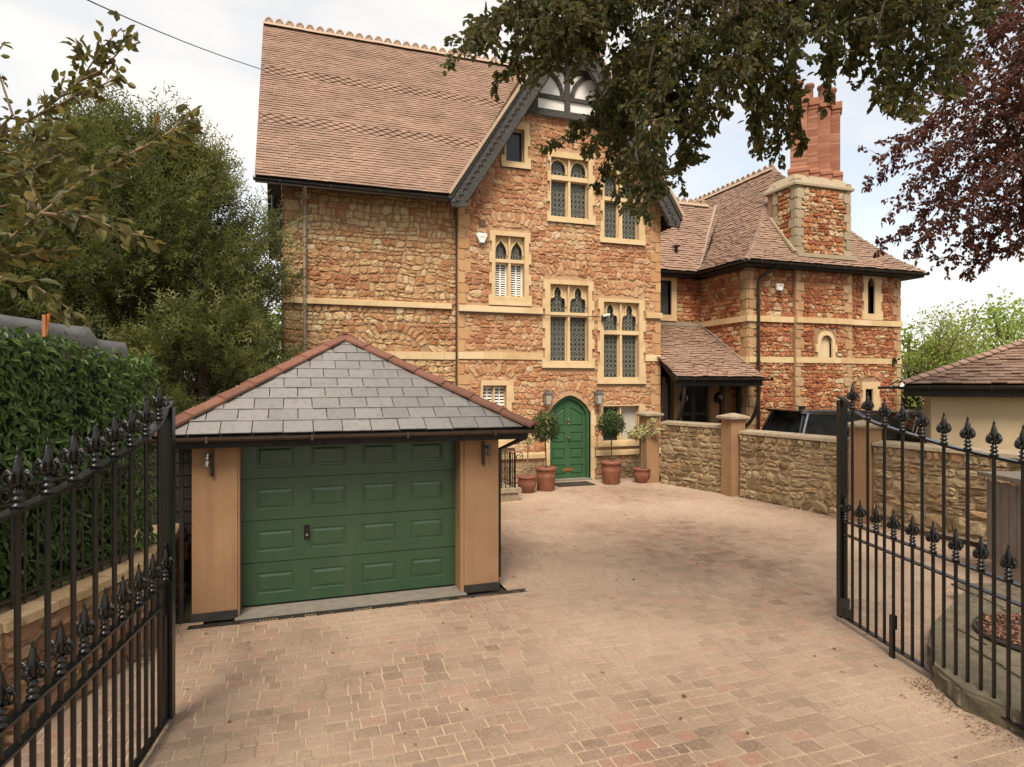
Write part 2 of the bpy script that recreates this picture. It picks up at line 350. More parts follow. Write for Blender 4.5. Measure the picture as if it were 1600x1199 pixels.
def place_stones(parent, items, mats, limit=300, name='stone', d=(.018,.036)):
    """items: list of (pts, frame, tone, mat index).  the largest in view are objects, the rest one part per material"""
    sc_ = []
    for it in items:
        pts, fr = it[0], it[1]; q = [proj(fp(fr, x, z, .03)) for x, z in pts]
        s = 0
        if all(q):
            ax = sum(q[i][0]*q[(i+1)%len(q)][1]-q[(i+1)%len(q)][0]*q[i][1] for i in range(len(q)))/2
            cx, cy = q[0][0], q[0][1]
            if 0 < cx < 1600 and 0 < cy < 1199: s = abs(ax)
        sc_.append(s)
    order = sorted(range(len(items)), key=lambda i: -sc_[i]); big = set(order[:limit])
    rest = {}
    for i, it in enumerate(items):
        mi = it[3] if len(it) > 3 else 0
        if i in big:
            fl_ = mats[mi].name.startswith(('bath','corner','weathered')); m = MB(); stone(m, it[0], it[1], it[2], U(*d)*(.85 if fl_ else 1), flat=fl_); m.build(name, mats[mi], parent)
        else:
            fl_ = mats[mi].name.startswith(('bath','corner','weathered')); stone(rest.setdefault(mi, MB()), it[0], it[1], it[2], U(*d)*(.85 if fl_ else 1), flat=fl_)
    for mi, m in rest.items():
        o = m.build('rubble_stones', mats[mi], parent); struct(o, 'stuff')
# ---------------------------------------------------------------- roof tiles
def roof(mb, O, Rv, I, prof, bound, gauge, tw, th=.014, jit=.004, courses=None, point=None, tone=(.38,.68), pieces=None, lift=.026, nrm=True, seed=0, gapw=.002):
    """O corner (x,y), Rv along the eave, I inward (2D); prof [(h,z)..]; bound(h)->(r0,r1)"""
    O = Vector((*O,0)); Rv = Vector((*Rv,0)); I = Vector((*I,0))
    L = [0]
    for i in range(1, len(prof)): L.append(L[-1]+math.hypot(prof[i][0]-prof[i-1][0], prof[i][1]-prof[i-1][1]))
    def P(s):
        for i in range(1, len(prof)):
            if s <= L[i] or i == len(prof)-1:
                t = (s-L[i-1])/(L[i]-L[i-1]); h = prof[i-1][0]+(prof[i][0]-prof[i-1][0])*t; z = prof[i-1][1]+(prof[i][1]-prof[i-1][1])*t
                d = Vector((prof[i][0]-prof[i-1][0], prof[i][1]-prof[i-1][1])).normalized(); return h, z, d
    n = int(L[-1]/gauge); g = L[-1]/n
    for c in range(n):
        s0 = c*g; h0, z0, d = P(s0); h1, z1, _ = P(s0+g*1.25 if c < n-1 else s0+g)
        up = I*d[0]+Vector((0,0,d[1])); nr = Rv.cross(up); 
        if nr.z < 0: nr = -nr
        nr.normalize(); r0, r1 = bound(h0+.5*(h1-h0)*.8)
        if r1-r0 < .02: continue
        pt = point and point(c, n); tw0 = tw; tw = .30 if pt else tw
        x = math.floor(r0/tw)*tw + (tw/2 if c % 2 else 0) - tw
        sag = noise.noise(Vector((c*.13+seed, 0, 0)))*.01
        while x < r1:
            a, b = max(x+gapw, r0), min(x+tw-gapw, r1)
            if b-a > .02:
                lf = (lift+.006 if pt else lift)+U(-jit,jit)*.5; dz = U(-jit,jit) + noise.noise(Vector((x*.8+seed, c*.21, 3)))*.012
                base = O+I*h0+Vector((0,0,z0))+up*U(-jit,jit)
                top = O+I*h1+Vector((0,0,z1))
                t = R.uniform(*tone)
                bl = base+Rv*a+nr*(lf+dz); br = base+Rv*b+nr*(lf+dz); tl = top+Rv*a+nr*(.002+dz); tr_ = top+Rv*b+nr*(.002+dz)
                m = mb if pieces is None else MB()
                if pt:
                    u_ = up*g
                    mid = base+Rv*((a+b)/2)+nr*(lf+dz) - up*g*.45
                    bl2, br2 = bl+u_*.42, br+u_*.42
                    vs = [bl2, mid, br2, tr_, tl] + [p-nr*th*1.4 for p in (bl2, mid, br2)]
                    m.add(vs, [(0,1,2,3,4),(5,6,1,0),(6,7,2,1)], t)
                else:
                    vs = [bl, br, tr_, tl, bl-nr*(th+.006), br-nr*(th+.006), tl-nr*th, tr_-nr*th]
                    m.add(vs, [(0,1,2,3),(4,5,1,0),(4,0,3,6),(1,5,7,2)], t)
                if pieces is not None: pieces.append(m)
            x += tw
        tw = tw0
def sheet(mb, pts, th=.1, tone=.3):
    """solid slab below a roof plane: pts world polygon (top), thickness down"""
    n = len(pts); vs = [Vector(p) for p in pts]+[Vector(p)-Vector((0,0,th)) for p in pts]
    mb.add(vs, [tuple(range(n)), tuple(range(2*n-1, n-1, -1))]+[(i, n+i, n+(i+1)%n, (i+1)%n) for i in range(n)], tone)
def hip_tiles(parent, a, b, n, mat, name='hip_tile', wd=.13, drop=.07, th=.02, lift=.03, scallop=False):
    a, b = Vector(a), Vector(b); d = (b-a)/n; r = d.cross(Vector((0,0,1))).normalized(); 
    for i in range(n):
        m = MB(); p, q = a+d*i-d*.04, a+d*(i+1)+d*.02; z = Vector((0,0,1)); e = lift+.012
        w1, w0 = (wd, wd*.8)
        vs = [p-r*w1+z*(e-drop), p+z*e, p+r*w1+z*(e-drop), q-r*w0+z*(lift-.01-drop), q+z*(lift-.01), q+r*w0+z*(lift-.01-drop)]
        vs += [v-z*th for v in vs[:3]] + [v-z*th for v in vs[3:6]]
        m.add(vs, [(0,1,4,3),(1,2,5,4),(6,7,1,0),(7,8,2,1),(3,4,10,9),(4,5,11,10),(0,3,9,6),(2,8,11,5)], U(.2,.8))
        m.build(name, mat, parent)
def gutter(parent, a, b, mat, r=.06, name='gutter', hang=True):
    m = MB(); a, b = Vector(a), Vector(b); d = (b-a).normalized(); s = d.cross(Vector((0,0,1))).normalized(); vs = []; k = 7
    for p in (a, b):
        for rr in (r, r*.86):
            for j in range(k):
                t = math.pi*j/(k-1); vs.append(p + s*math.cos(t)*rr - Vector((0,0,1))*math.sin(t)*rr)
    fs = []
    for j in range(k-1):
        fs.append((j, 2*k+j, 2*k+j+1, j+1)); fs.append((k+j, k+j+1, 3*k+j+1, 3*k+j))
        fs.append((j, j+1, k+j+1, k+j)); fs.append((2*k+j, 3*k+j, 3*k+j+1, 2*k+j+1))
    fs += [(0, k, 3*k, 2*k), (k-1, 3*k-1, 4*k-1, 2*k-1)]
    m.add(vs, fs); m.tube([a-d*.005, a+d*.02], r, 8); m.tube([b-d*.02, b+d*.005], r, 8)
    if hang:
        n = max(2, int((b-a).length/1.0))
        for i in range(n):
            p = a+(b-a)*(i+.5)/n
            m.obox(p-Vector((0,0,r*.5)), d*.012, s*(r+.008), Vector((0,0,r*.62)))
    return m.build(name, mat, parent)
# ---------------------------------------------------------------- foliage
def leaf(mb, p, d, nrm, L_, W_, tone, fold=.18):
    d = d.normalized(); s = d.cross(nrm)
    if s.length < 1e-3: s = d.orthogonal()
    s.normalize(); n = s.cross(d); t = p+d*L_-n*L_*.12
    mb.add([p, p+d*L_*.32-s*W_*.5+n*W_*fold, p+d*L_*.72-s*W_*.38+n*W_*fold*.7, t, p+d*L_*.72+s*W_*.38+n*W_*fold*.7, p+d*L_*.32+s*W_*.5+n*W_*fold], [(0,1,2,3),(0,3,4,5)], tone)
def rv(r=None):
    r = r or R
    while 1:
        v = Vector((r.uniform(-1,1), r.uniform(-1,1), r.uniform(-1,1)))
        if .05 < v.length < 1: return v.normalized()
def sprig(mb, p, d, L_, tone, n=4, wd=.016):
    d = d.normalized(); s = d.cross(rv()); 
    if s.length < .1: s = d.orthogonal()
    s.normalize(); vs = [p, p+d*L_, p+s*wd*.4]; fs = [(0,2,1)]
    for i in range(n):
        q = p+d*L_*(i+.6)/n*.9; sg = 1 if i % 2 else -1; e = q+(s*sg*.75+d*.7)*L_*.42; k = len(vs)
        vs += [q, e, q+d*wd*1.4]; fs.append((k,k+1,k+2))
    mb.add(vs, fs, tone)
def split_leaves(lst, mat, parent, limit, name='leaf', rest='foliage'):
    """lst of (MB args); the limit nearest in frame become objects"""
    sc_ = []
    for i, a in enumerate(lst):
        q = proj(a[0]); sc_.append((a[3]/q[2] if q and 0 < q[0] < 1600 and 0 < q[1] < 1199 else 0, i))
    big = set(i for s, i in sorted(sc_, reverse=True)[:limit]); m = MB()
    for i, a in enumerate(lst):
        if i in big:
            k = MB(); leaf(k, *a); k.build(name, mat, parent)
        else: leaf(m, *a)
    o = m.build(rest, mat, parent); struct(o, 'stuff'); return o
# ================================================================ GROUND
def inpoly(x, y, P):
    r = False; j = len(P)-1
    for i in range(len(P)):
        if (P[i][1] > y) != (P[j][1] > y) and x < (P[j][0]-P[i][0])*(y-P[i][1])/(P[j][1]-P[i][1])+P[i][0]: r = not r
        j = i
    return r
gm = MB(); gm.add([(-400,-400,-.06),(600,-400,-.06),(600,700,-.06),(-400,700,-.06)], [(0,1,2,3)]); struct(gm.build('ground', EARTH))
LOWP = [C(-4.02,1.2), C(-3.84,4.8), C(-3.73,6.45), C(-3.98,7.3), C(-4.35,8.6)]       # face of the low wall on the left
WALLP = [(9.60,15.62), (10.30,13.12), (10.73,9.83), (11.36,4.6)]                 # near face of the boundary wall
KPOLY = [C(4.45,6.80), C(3.86,5.85), C(3.80,5.40), C(3.99,4.95), C(4.15,4.0), C(4.2,1.0), C(9.5,1.0), C(9.3,8.0), C(5.9,8.2)]
drive_poly = [LOWP[0], LOWP[1], LOWP[2], LOWP[3], (-1.0,8.06), (2.72,8.06), (2.72,16.6), (9.6,16.6)] + WALLP[1:] + [KPOLY[6]] + [C(9.5,-1), C(-4.02,-1)]
m = MB(); m.slab([p for p in drive_poly], [], ((0,0,0),(1,0,0),(0,0,1)), 0, 0) if 0 else None
tr = tessellate_polygon([[Vector((x,y,0)) for x, y in drive_poly]])
vs = [(x,y,-.004) for x, y in drive_poly]+[(x,y,-.05) for x, y in drive_poly]
fs = []
for a, b, c in tr:
    A, B, D = drive_poly[a], drive_poly[b], drive_poly[c]
    if (B[0]-A[0])*(D[1]-A[1])-(B[1]-A[1])*(D[0]-A[0]) < 0: b, c = c, b
    fs.append((a,b,c))
m.add(vs, fs)
drive = struct(m.build('driveway', SAND))
def paver(mb, x0, x1, y0, y1, tone):
    z = U(-.0012,.0022); a, b = U(-.0012,.0012), U(-.0012,.0012); e = .008; g = .006
    x0 += g; x1 -= g; y0 += g; y1 -= g
    j_ = lambda: U(-.005,.005)
    q = [(x0+j_(),y0+j_()*.8),(x1+j_(),y0+j_()*.8),(x1+j_(),y1+j_()*.8),(x0+j_(),y1+j_()*.8)]
    s = [(e,e),(-e,e),(-e,-e),(e,-e)]
    vs = [(x,y,-.02) for x, y in q]+[(x,y,-.001) for x, y in q]+[(x+s[i][0],y+s[i][1],.003+z+a*(1 if i in (1,2) else -1)+b*(1 if i > 1 else -1)) for i, (x,y) in enumerate(q)]
    mb.add(vs, [(8,9,10,11)]+[(4+i,4+(i+1)%4,8+(i+1)%4,8+i) for i in range(4)]+[(i,(i+1)%4,4+(i+1)%4,4+i) for i in range(4)], tone)
pv = []; y = .9; rowi = 0
while y < 16.55:
    h = R.choice((.135,.15,.15,.165)); x = -5.5+U(0,.2)
    while x < 12.5:
        wd = R.choice((.11,.16,.2,.2,.24)); cx, cy = x+wd/2, y+h/2
        if inpoly(cx, cy, drive_poly) and not inpoly(cx, cy, KPOLY):
            k = R.random(); t = U(.15,.75) if k < .8 else (U(.85,1.0) if k < .93 else U(0,.15))
            pv.append((x, x+wd, y, y+h, t))
        x += wd
    y += h
key = []
for i, p in enumerate(pv):
    q = proj(((p[0]+p[1])/2, (p[2]+p[3])/2, 0))
    key.append((q[2] if q and -10 < q[0] < 1610 and q[1] < 1215 else 99, i))
big = set(i for s, i in sorted(key)[:300]); m = MB()
for i, p in enumerate(pv):
    if i in big: k = MB(); paver(k, *p); k.build('paver', PAV, drive)
    else: paver(m, *p)
struct(m.build('block_paving', PAV, drive), 'stuff')
m = MB(); m.add([(11.0,3.0,.10),(60,3,.10),(60,60,.10),(9.9,60,.10),(9.9,15.5,.10),(10.6,13,.10)], [(0,1,2,3,4,5)]); struct(m.build('neighbour_driveway', ASPH))
# threshold and drain before the garage
one('threshold', CONC, None, lambda m: m.box(-.62,2.16,8.04,8.5,-.05,.012)).__setitem__('kind','structure')
dr = thing('drainage_channel', 'narrow black slotted drain running along the foot of the garage front', 'drain', (.9,7.97,0))
one('channel', PLINTH, dr, lambda m: m.box(-1.1,2.95,7.93,8.03,-.03,.0035))
def _gr(m):
    x = -1.09
    while x < 2.94: m.box(x, x+.018, 7.935, 8.025, .001, .008); x += .036
    m.box(-1.1,2.95,7.925,7.937,0,.009); m.box(-1.1,2.95,8.023,8.035,0,.009)
struct(one('grating', GUT, dr, _gr), 'stuff')
# ================================================================ MAIN HOUSE
FG, FW = frX(16.6), frX(16.75)
house = thing('stone_house', 'tall red and buff rubble stone house with steep tiled roof and green arched door', 'house', (4.5,16.6,0))
def arcpts(cx, cz, r, a0, a1, n): return [(cx+r*math.cos(a0+(a1-a0)*i/n), cz+r*math.sin(a0+(a1-a0)*i/n)) for i in range(n+1)]
HEADS = {'trefoil': [(1,0),(1,.12),(.95,.27),(.84,.38),(.68,.43),(.52,.41),(.44,.48),(.49,.60),(.46,.74),(.31,.88),(0,1)],
         'ogee': [(1,0),(.97,.22),(.82,.42),(.58,.58),(.34,.68),(.16,.80),(.06,.9),(0,1)],
         'pointed': [(1,0),(.98,.28),(.9,.52),(.75,.74),(.5,.9),(.25,.97),(0,1)],
         'round': [(1,0),(.96,.3),(.86,.55),(.7,.76),(.4,.94),(0,1)]}
def head(xa, xb, zs, za, kind):
    h = HEADS[kind]; c = (xa+xb)/2; w_ = (xb-xa)/2
    rt = [(c+u*w_, zs+v*(za-zs)) for u, v in h]; return rt + [(2*c-x, z) for x, z in reversed(rt[:-1])]
def lead_lines(m, xa, xb, za, zb, fr, d, outline=None):
    w_ = xb-xa
    def in_(x, z): return outline is None or inpoly(x, z, outline)
    def seg(a, b, t=.012):
        if in_((a[0]+b[0])/2, (a[1]+b[1])/2) and in_(*a) and in_(*b): m.bar(fp(fr,*a,d), fp(fr,*b,d), t, .008, U(.2,.8), up=fr[2])
    n = max(2, round((zb-za)/.145)); g = (zb-za)/n
    for i in range(n):
        z0 = za+g*i; k = i % 4
        for j in range(4):
            p, q = xa+w_*j/4, xa+w_*(j+1)/4
            seg((p,z0),(q,z0),.018)
            mx_ = (p+q)/2
            if k in (0,2):
                c = [(mx_+w_*.105*math.cos(a*math.pi/3), z0+g/2+g*.36*math.sin(a*math.pi/3)) for a in range(6)]
                for a in range(6): seg(c[a], c[(a+1)%6])
            elif k == 1: seg((p,z0),(q,z0+g)); seg((q,z0),(p,z0+g))
            else: seg((mx_,z0),(q,z0+g/2)); seg((q,z0+g/2),(mx_,z0+g)); seg((mx_,z0+g),(p,z0+g/2)); seg((p,z0+g/2),(mx_,z0))
            if j: seg((p,z0),(p,z0+g))
def toothed(x0, x1, z0, z1, t=.07, bh=.29, sill=True, ph=0):
    n = max(2, round((z1-z0)/bh)); g = (z1-z0)/n; L_, R_ = [], []
    for i in range(n):
        a = t if (i+ph) % 2 else 0
        if i == 0 and sill: a = -.02
        if i == n-1: a = .02
        L_ += [(x0+a, z0+g*i), (x0+a, z0+g*(i+1))]; R_ += [(x1-a, z0+g*i), (x1-a, z0+g*(i+1))]
    return R_ + L_[::-1]
def gothic(parent, sur, lights, zb, zt, trans, kind, fr, label=None, head_h=.42, lead=True, lowlead=True, ph=0, curtain=False, shut=False):
    x0, x1, z0, z1 = sur; xa, xb = lights[0][0], lights[-1][1]
    hole = [(xa-.02,zb-.02),(xb+.02,zb-.02),(xb+.02,zt+.04),(xa-.02,zt+.04)]
    m = MB(); m.slab(toothed(x0,x1,z0,z1,ph=ph), [hole], fr, -.22, .06, .55); w_ = m.build('window', ASH, parent)
    if label: w_['label'] = label
    m = MB(); zs_c = zt-head_h; holes = []; shapes = []
    for a, b in lights:
        if trans:
            holes.append([(a,zb),(b,zb),(b,trans[0]),(a,trans[0])]); up0 = trans[1]
        else: up0 = zb
        if kind: o = [(a,up0),(b,up0)]+head(a,b,zs_c,zt,kind)
        else: o = [(a,up0),(b,up0),(b,zt),(a,zt)]
        holes.append(o); shapes.append(o)
    O_ = [(xa-.03,zb-.03),(xb+.03,zb-.03),(xb+.03,zt+.05),(xa-.03,zt+.05)]
    m.slab(O_, holes, fr, -.16, -.09, .6)
    for (a, b), nx in zip(lights, lights[1:]):      # mullions
        c = (b+nx[0])/2; hw = (nx[0]-b)/2*.75; 
        m.slab([(c-hw,zb),(c+hw,zb),(c+hw*.5,zt+.04),(c-hw*.5,zt+.04)], [], fr, -.12, .0, .6)
    if trans: m.slab([(xa-.02,trans[0]+.015),(xb+.02,trans[0]+.015),(xb+.02,trans[1]-.015),(xa-.02,trans[1]-.015)], [], fr, -.12, .012, .7)
    if kind:
        for (a, b) in lights:
            h = head(a-.012,b+.012,zs_c-.05,zt+.02,kind); m.tube([fp(fr,x,z,-.07) for x, z in h], .026, 6, .7)
    m.build('tracery', ASH, w_)
    m = MB(); m.slab([(x0-.01,z0),(x1+.01,z0),(x1+.01,z0+.09),(x0-.01,z0+.09)], [], fr, 0, .085, .75)
    m.slab([(xa-.02,z0+.09),(xb+.02,z0+.09),(xb+.02,zb+.01),(xa-.02,zb+.01)], [], fr, -.12, .03, .75); m.build('sill', ASH, w_)
    for i, (a, b) in enumerate(lights):
        if shut:
            fm = MB(); zt_ = trans[0]
            fm.slab([(a,zb),(b,zb),(b,zt_),(a,zt_)], [[(a+.03,zb+.03),(b-.03,zb+.03),(b-.03,zt_-.03),(a+.03,zt_-.03)]], fr, -.17, -.135, .5)
            fm.slab([((a+b)/2-.02,zb+.03),((a+b)/2+.02,zb+.03),((a+b)/2+.02,zt_-.03),((a+b)/2-.02,zt_-.03)], [], fr, -.165, -.14)
            z = zb+.06
            while z < zt_-.05:
                for p, q in ((a+.035,(a+b)/2-.025),((a+b)/2+.025,b-.035)):
                    fm.add([fp(fr,p,z,-.145),fp(fr,q,z,-.145),fp(fr,q,z+.03,-.165),fp(fr,p,z+.03,-.165)], [(0,1,2,3)], .5)
                z += .062
            fm.build('shutter', WPAINT, w_)
            one('pane', GLASS, w_, lambda m: m.slab([(a-.01,zb),(b+.01,zb),(b+.01,zt),(a-.01,zt)], [], fr, -.20, -.18))
            lm = MB(); lead_lines(lm, a, b, trans[1], zt, fr, -.165, shapes[i]); lm.build('leading', LEAD, w_)
        else:
            tl = [U(-.004,.004) for _ in range(4)]
            one('pane', LCURT if curtain == i+1 else GLASS, w_, lambda m: m.add([fp(fr,a-.01,zb,-.15+tl[0]),fp(fr,b+.01,zb,-.15+tl[1]),fp(fr,b+.01,zt,-.15+tl[2]),fp(fr,a-.01,zt,-.15+tl[3])], [(0,1,2,3)]))
            if lead:
                lm = MB()
                if trans: lead_lines(lm, a, b, zb, trans[0], fr, -.138); lead_lines(lm, a, b, trans[1], zt, fr, -.138, shapes[i])
                else: lead_lines(lm, a, b, zb, zt, fr, -.138, shapes[i])
                lm.build('leading', LEAD, w_)
    return w_, hole
# openings: (surround, lights, zb, zt, transom, head)
WIN = []
def addw(sur, lights, zb, zt, trans=None, kind=None, **k): WIN.append((sur, lights, zb, zt, trans, kind, k))
addw((5.42,6.24,8.66,9.93), [(5.56,6.05)], 8.83, 9.70, label='plain single light window under the black gable board', lead=False)
addw((6.76,8.22,7.28,9.26), [(6.88,7.37),(7.51,8.0)], 7.44, 9.06, (8.46,8.62), 'pointed', head_h=.34)
addw((8.40,9.85,6.81,8.93), [(8.54,8.99),(9.16,9.64)], 6.96, 8.78, (8.03,8.17), 'pointed', head_h=.34, ph=1)
addw((5.06,6.27,4.88,6.90), [(5.25,5.60),(5.71,6.06)], 5.13, 6.74, (6.04,6.16), 'ogee', shut=True, head_h=.42, label='window with white louvred shutters and ogee heads')
addw((6.61,8.20,3.19,5.66), [(6.86,7.36),(7.49,8.0)], 3.38, 5.50, (4.63,4.77), 'trefoil', head_h=.52)
addw((8.31,9.87,2.74,5.20), [(8.52,9.02),(9.15,9.64)], 2.92, 5.07, (4.16,4.30), 'trefoil', head_h=.52, ph=1)
addw((4.81,5.77,1.0,2.84), [(4.90,5.17),(5.25,5.53)], 1.2, 2.66, None, None, lead=False, label='small window behind the garage roof')
addw((8.34,9.89,.93,2.13), [(8.50,9.02),(9.12,9.64)], 1.08, 2.06, None, None, lead=False, curtain=2, label='two light ground floor window right of the green door')
slope = 1.58
def gz(x): return min(7.57+slope*(x-3.87), 7.57+slope*(10.77-x))-.16
DX0, DX1 = 6.83, 8.10; DH = 1.93; DA = 2.42
def door_out(ins=0, zb=0):
    c = (DX0+DX1)/2; hw = (DX1-DX0)/2-ins; za = DA-ins*1.1; zs = DH-ins*.4
    return [(c-hw,zb),(c+hw,zb),(c+hw,zs),(c+hw*.80,zs+(za-zs)*.42),(c+hw*.5,zs+(za-zs)*.74),(c+hw*.22,zs+(za-zs)*.93),(c,za),(c-hw*.22,zs+(za-zs)*.93),(c-hw*.5,zs+(za-zs)*.74),(c-hw*.80,zs+(za-zs)*.42),(c-hw,zs)]
# wall cores (mortar) with their openings
holes = [[(l[0][0]-.015,zb-.015),(l[-1][1]+.015,zb-.015),(l[-1][1]+.015,zt+.035),(l[0][0]-.015,zt+.035)] for s, l, zb, zt, t, k, kw in WIN] + [door_out(.0,.001)]
apex = ((3.87+10.77)/2, 7.57+slope*3.45-.16)
gpoly = [(4.2,0),(10.41,0),(10.41,gz(10.41)),apex,(4.2,gz(4.2))]
m = MB(); m.slab(gpoly, holes, FG, -.35, 0); wg = m.build('gable_wall', MORT, house)
m = MB(); m.slab([(-.18,0),(4.2,0),(4.2,7.75),(-.18,7.75)], [], FW, -.35, 0)
m.slab([(-17.1,0),(-16.75,0),(-16.75,7.7),(-21,13.3),(-25,8)], [], frS(-.18), 0, 0) if 0 else None
wgw = m.build('wing_wall', MORTR, house)
fl = frS(-.18); m = MB(); m.slab([(-25.2,0),(-16.751,0),(-16.751,7.7),(-21.0,13.2),(-25.2,7.9)], [], fl, -.35, -.001); wfl = m.build('flank_wall', MORTR, house)
m = MB(); m.box(-.17,10.40,25.0,25.3,0,7.8); m.box(10.06,10.409,16.96,25.0,0,8.0); m.build('rear_wall', MORT, house)
# obstacles
ob = [rect_o(s[0]+.03, s[1]-.03, s[2], s[3]) for s, *_ in WIN]
ob += [rect_o(DX0-.14, DX1+.14, 0, DH+.02), rect_o(4.2,6.62,4.69,4.85), rect_o(9.86,10.41,4.69,4.85), rect_o(4.2,6.64,3.40,3.61), rect_o(9.86,10.41,3.40,3.61),
       rect_o(4.2,6.7,.64,.80), rect_o(8.24,10.41,.72,.93)]
ARCH = [(5.62,6.98,.66,.20,.26),(7.5,5.76,.66,.22,.24),(9.1,5.33,.62,.20,.22),(5.2,2.88,.52,.16,.26),(9.12,2.19,.58,.18,.2)]
ob += [arch_o(*a) for a in ARCH]
DARC = (7.465,1.95,.72,.60,.24); ob.append(arch_o(*DARC)); ob += [rect_o(6.80,8.13,1.85,2.12), rect_o(6.92,8.01,2.0,2.30), rect_o(7.12,7.81,2.2,2.47)]
# quoins down both corners of the gable wall
qz = 0; i = 0; qm = []
while qz < 7.6:
    h = U(.26,.36)
    for x, s in ((4.2,1),(10.41,-1)):
        wd = (.34 if i % 2 else .2)*U(.9,1.1); a, b = (x, x+wd) if s > 0 else (x-wd, x)
        if not any(o(qz, qz+h) and o(qz,qz+h)[0][0] <= x <= o(qz,qz+h)[0][1] for o in ob[9:16]):
            qm.append((cell_poly(a,b,qz,qz+h,.006,.12,.006), FG, U(.05,.6), 1)); ob.append(rect_o(a,b,qz+.0,qz+h))
    qz += h; i += 1
items = []
def gb(z): 
    if z < 7.75: return (4.2,10.41)
    e = (z-7.57)/slope; return (3.87+e+.05, 10.77-e-.05)
for q in rubble(gb, 0, 10.18, ob, (.11,.22), (.11,.33), .003, .04, seed=1.3):
    cx = sum(p[0] for p in q)/len(q); cz = sum(p[1] for p in q)/len(q)
    n_ = noise.noise(Vector((cx*.6, cz*.7, 1)))*.30
    t = min(1, max(0, R.betavariate(1.7,2.3)+n_*.8+.02+(.25 if cz < .62 else 0))); items.append((q, FG, t, 0 if cz > .62 else 3))
vs_ = []
for a in ARCH: voussoirs(vs_, *a, FG)
voussoirs(vs_, *DARC, FG, .12)
items += [(p, f, t, 0) for p, f, t in vs_]; items += [(q[0], q[1], q[2], 4) for q in qm]
wob = [rect_o(-.18,4.2,4.74,4.88), rect_o(1.9,4.2,3.38,3.6), arch_o(2.5,3.70,.72,.42,.24)]
qz = 0; i = 0
while qz < 7.5:
    h = U(.22,.34); wd = (.36 if i % 2 else .22)*U(.9,1.1); wob.append(rect_o(-.18,-.18+wd,qz,qz+h)); items.append((cell_poly(-.18,-.18+wd,qz,qz+h,.008,.2,.012), FW, U(.2,.9), 2)); qz += h; i += 1
for q in rubble(lambda z: (-.18,4.2), 0, 7.6, wob, (.11,.22), (.11,.31), .005, .04, seed=4.1):
    cx = sum(p[0] for p in q)/len(q); cz = sum(p[1] for p in q)/len(q)
    n_ = noise.noise(Vector((cx*.7, cz*.9, 7)))
    redd = max(0, 1-abs(cz-5.3)/.8)*max(0, 1-abs(cx-1.2)/2.6)
    t = min(1, max(0, R.betavariate(2.4,1.9)+n_*.25-redd*.35)); items.append((q, FW, t, 2))
vs_ = []; voussoirs(vs_, 2.5,3.70,.72,.42,.24, FW, .14, (.0,.9)); items += [(p, f, t, 2) for p, f, t in vs_]
place_stones(house, items, [RUB, ASH, RUBW, GREY, M('corner_stone', [(.42,.22,.10),(.48,.29,.145),(.52,.36,.20)], .9, nscale=8, nmix=.5, bump=.3, bscale=40)], 300)
m = MB()
for q in rubble(lambda z: (-25.2,-16.8) if z < 7.7 else (-25.2+(z-7.9)/5.3*4.2, -16.8-(z-7.7)/5.5*4.2), 0, 13.0, [], (.16,.30), (.2,.5), .010, .03, seed=9): stone(m, q, fl, R.random(), .045)
struct(m.build('flank_stones', RUBW, house), 'stuff')
# ashlar bands, string courses, plinth caps
def band(segs, z0, z1, fr, d, name, bl=.85, chamf=True):
    for a, b in segs:
        x = a
        while x < b-.01:
            e = min(b, x+bl*U(.8,1.2))
            if b-e < .25: e = b
            m = MB(); m.slab([(x+.002,z0),(e-.002,z0),(e-.002,z1),(x+.002,z1)], [], fr, -.02, d, U(.3,.95))
            if chamf: m.slab([(x+.002,z1),(e-.002,z1),(e-.002,z1+.03),(x+.002,z1+.03)], [], fr, -.02, d*.55, U(.3,.9))
            m.build(name, ASH, house); x = e
band([(4.2,6.6),(9.88,10.43)], 4.68, 4.82, FG, .11, 'string_course')
band([(-.2,4.05)], 4.74, 4.86, FW, .10, 'string_course', 1.1)
band([(4.2,6.62),(9.88,10.41)], 3.41, 3.60, FG, .055, 'ashlar_band', .6, False)
band([(1.9,4.19)], 3.39, 3.59, FW, .055, 'ashlar_band', .6, False)
band([(4.3,6.69),(8.25,10.43)], .68, .80, FG, .09, 'plinth_cap')
m = MB()
for s in (0,1):
    z = 0; i = 0
    while z < DH+.05:
        h = .31; wd = .16 if i % 2 else .11; a, b = (DX0-wd, DX0) if s == 0 else (DX1, DX1+wd)
        k = MB(); k.slab([(a,z+.003),(b,z+.003),(b,min(z+h,DH+.06)-.003),(a,min(z+h,DH+.06)-.003)], [], FG, -.3, .06, U(.3,.9)); k.build('door_jamb', ASH, house); z += h; i += 1
for args in WIN: gothic(house, args[0], args[1], args[2], args[3], args[4], args[5], FG, **args[6])
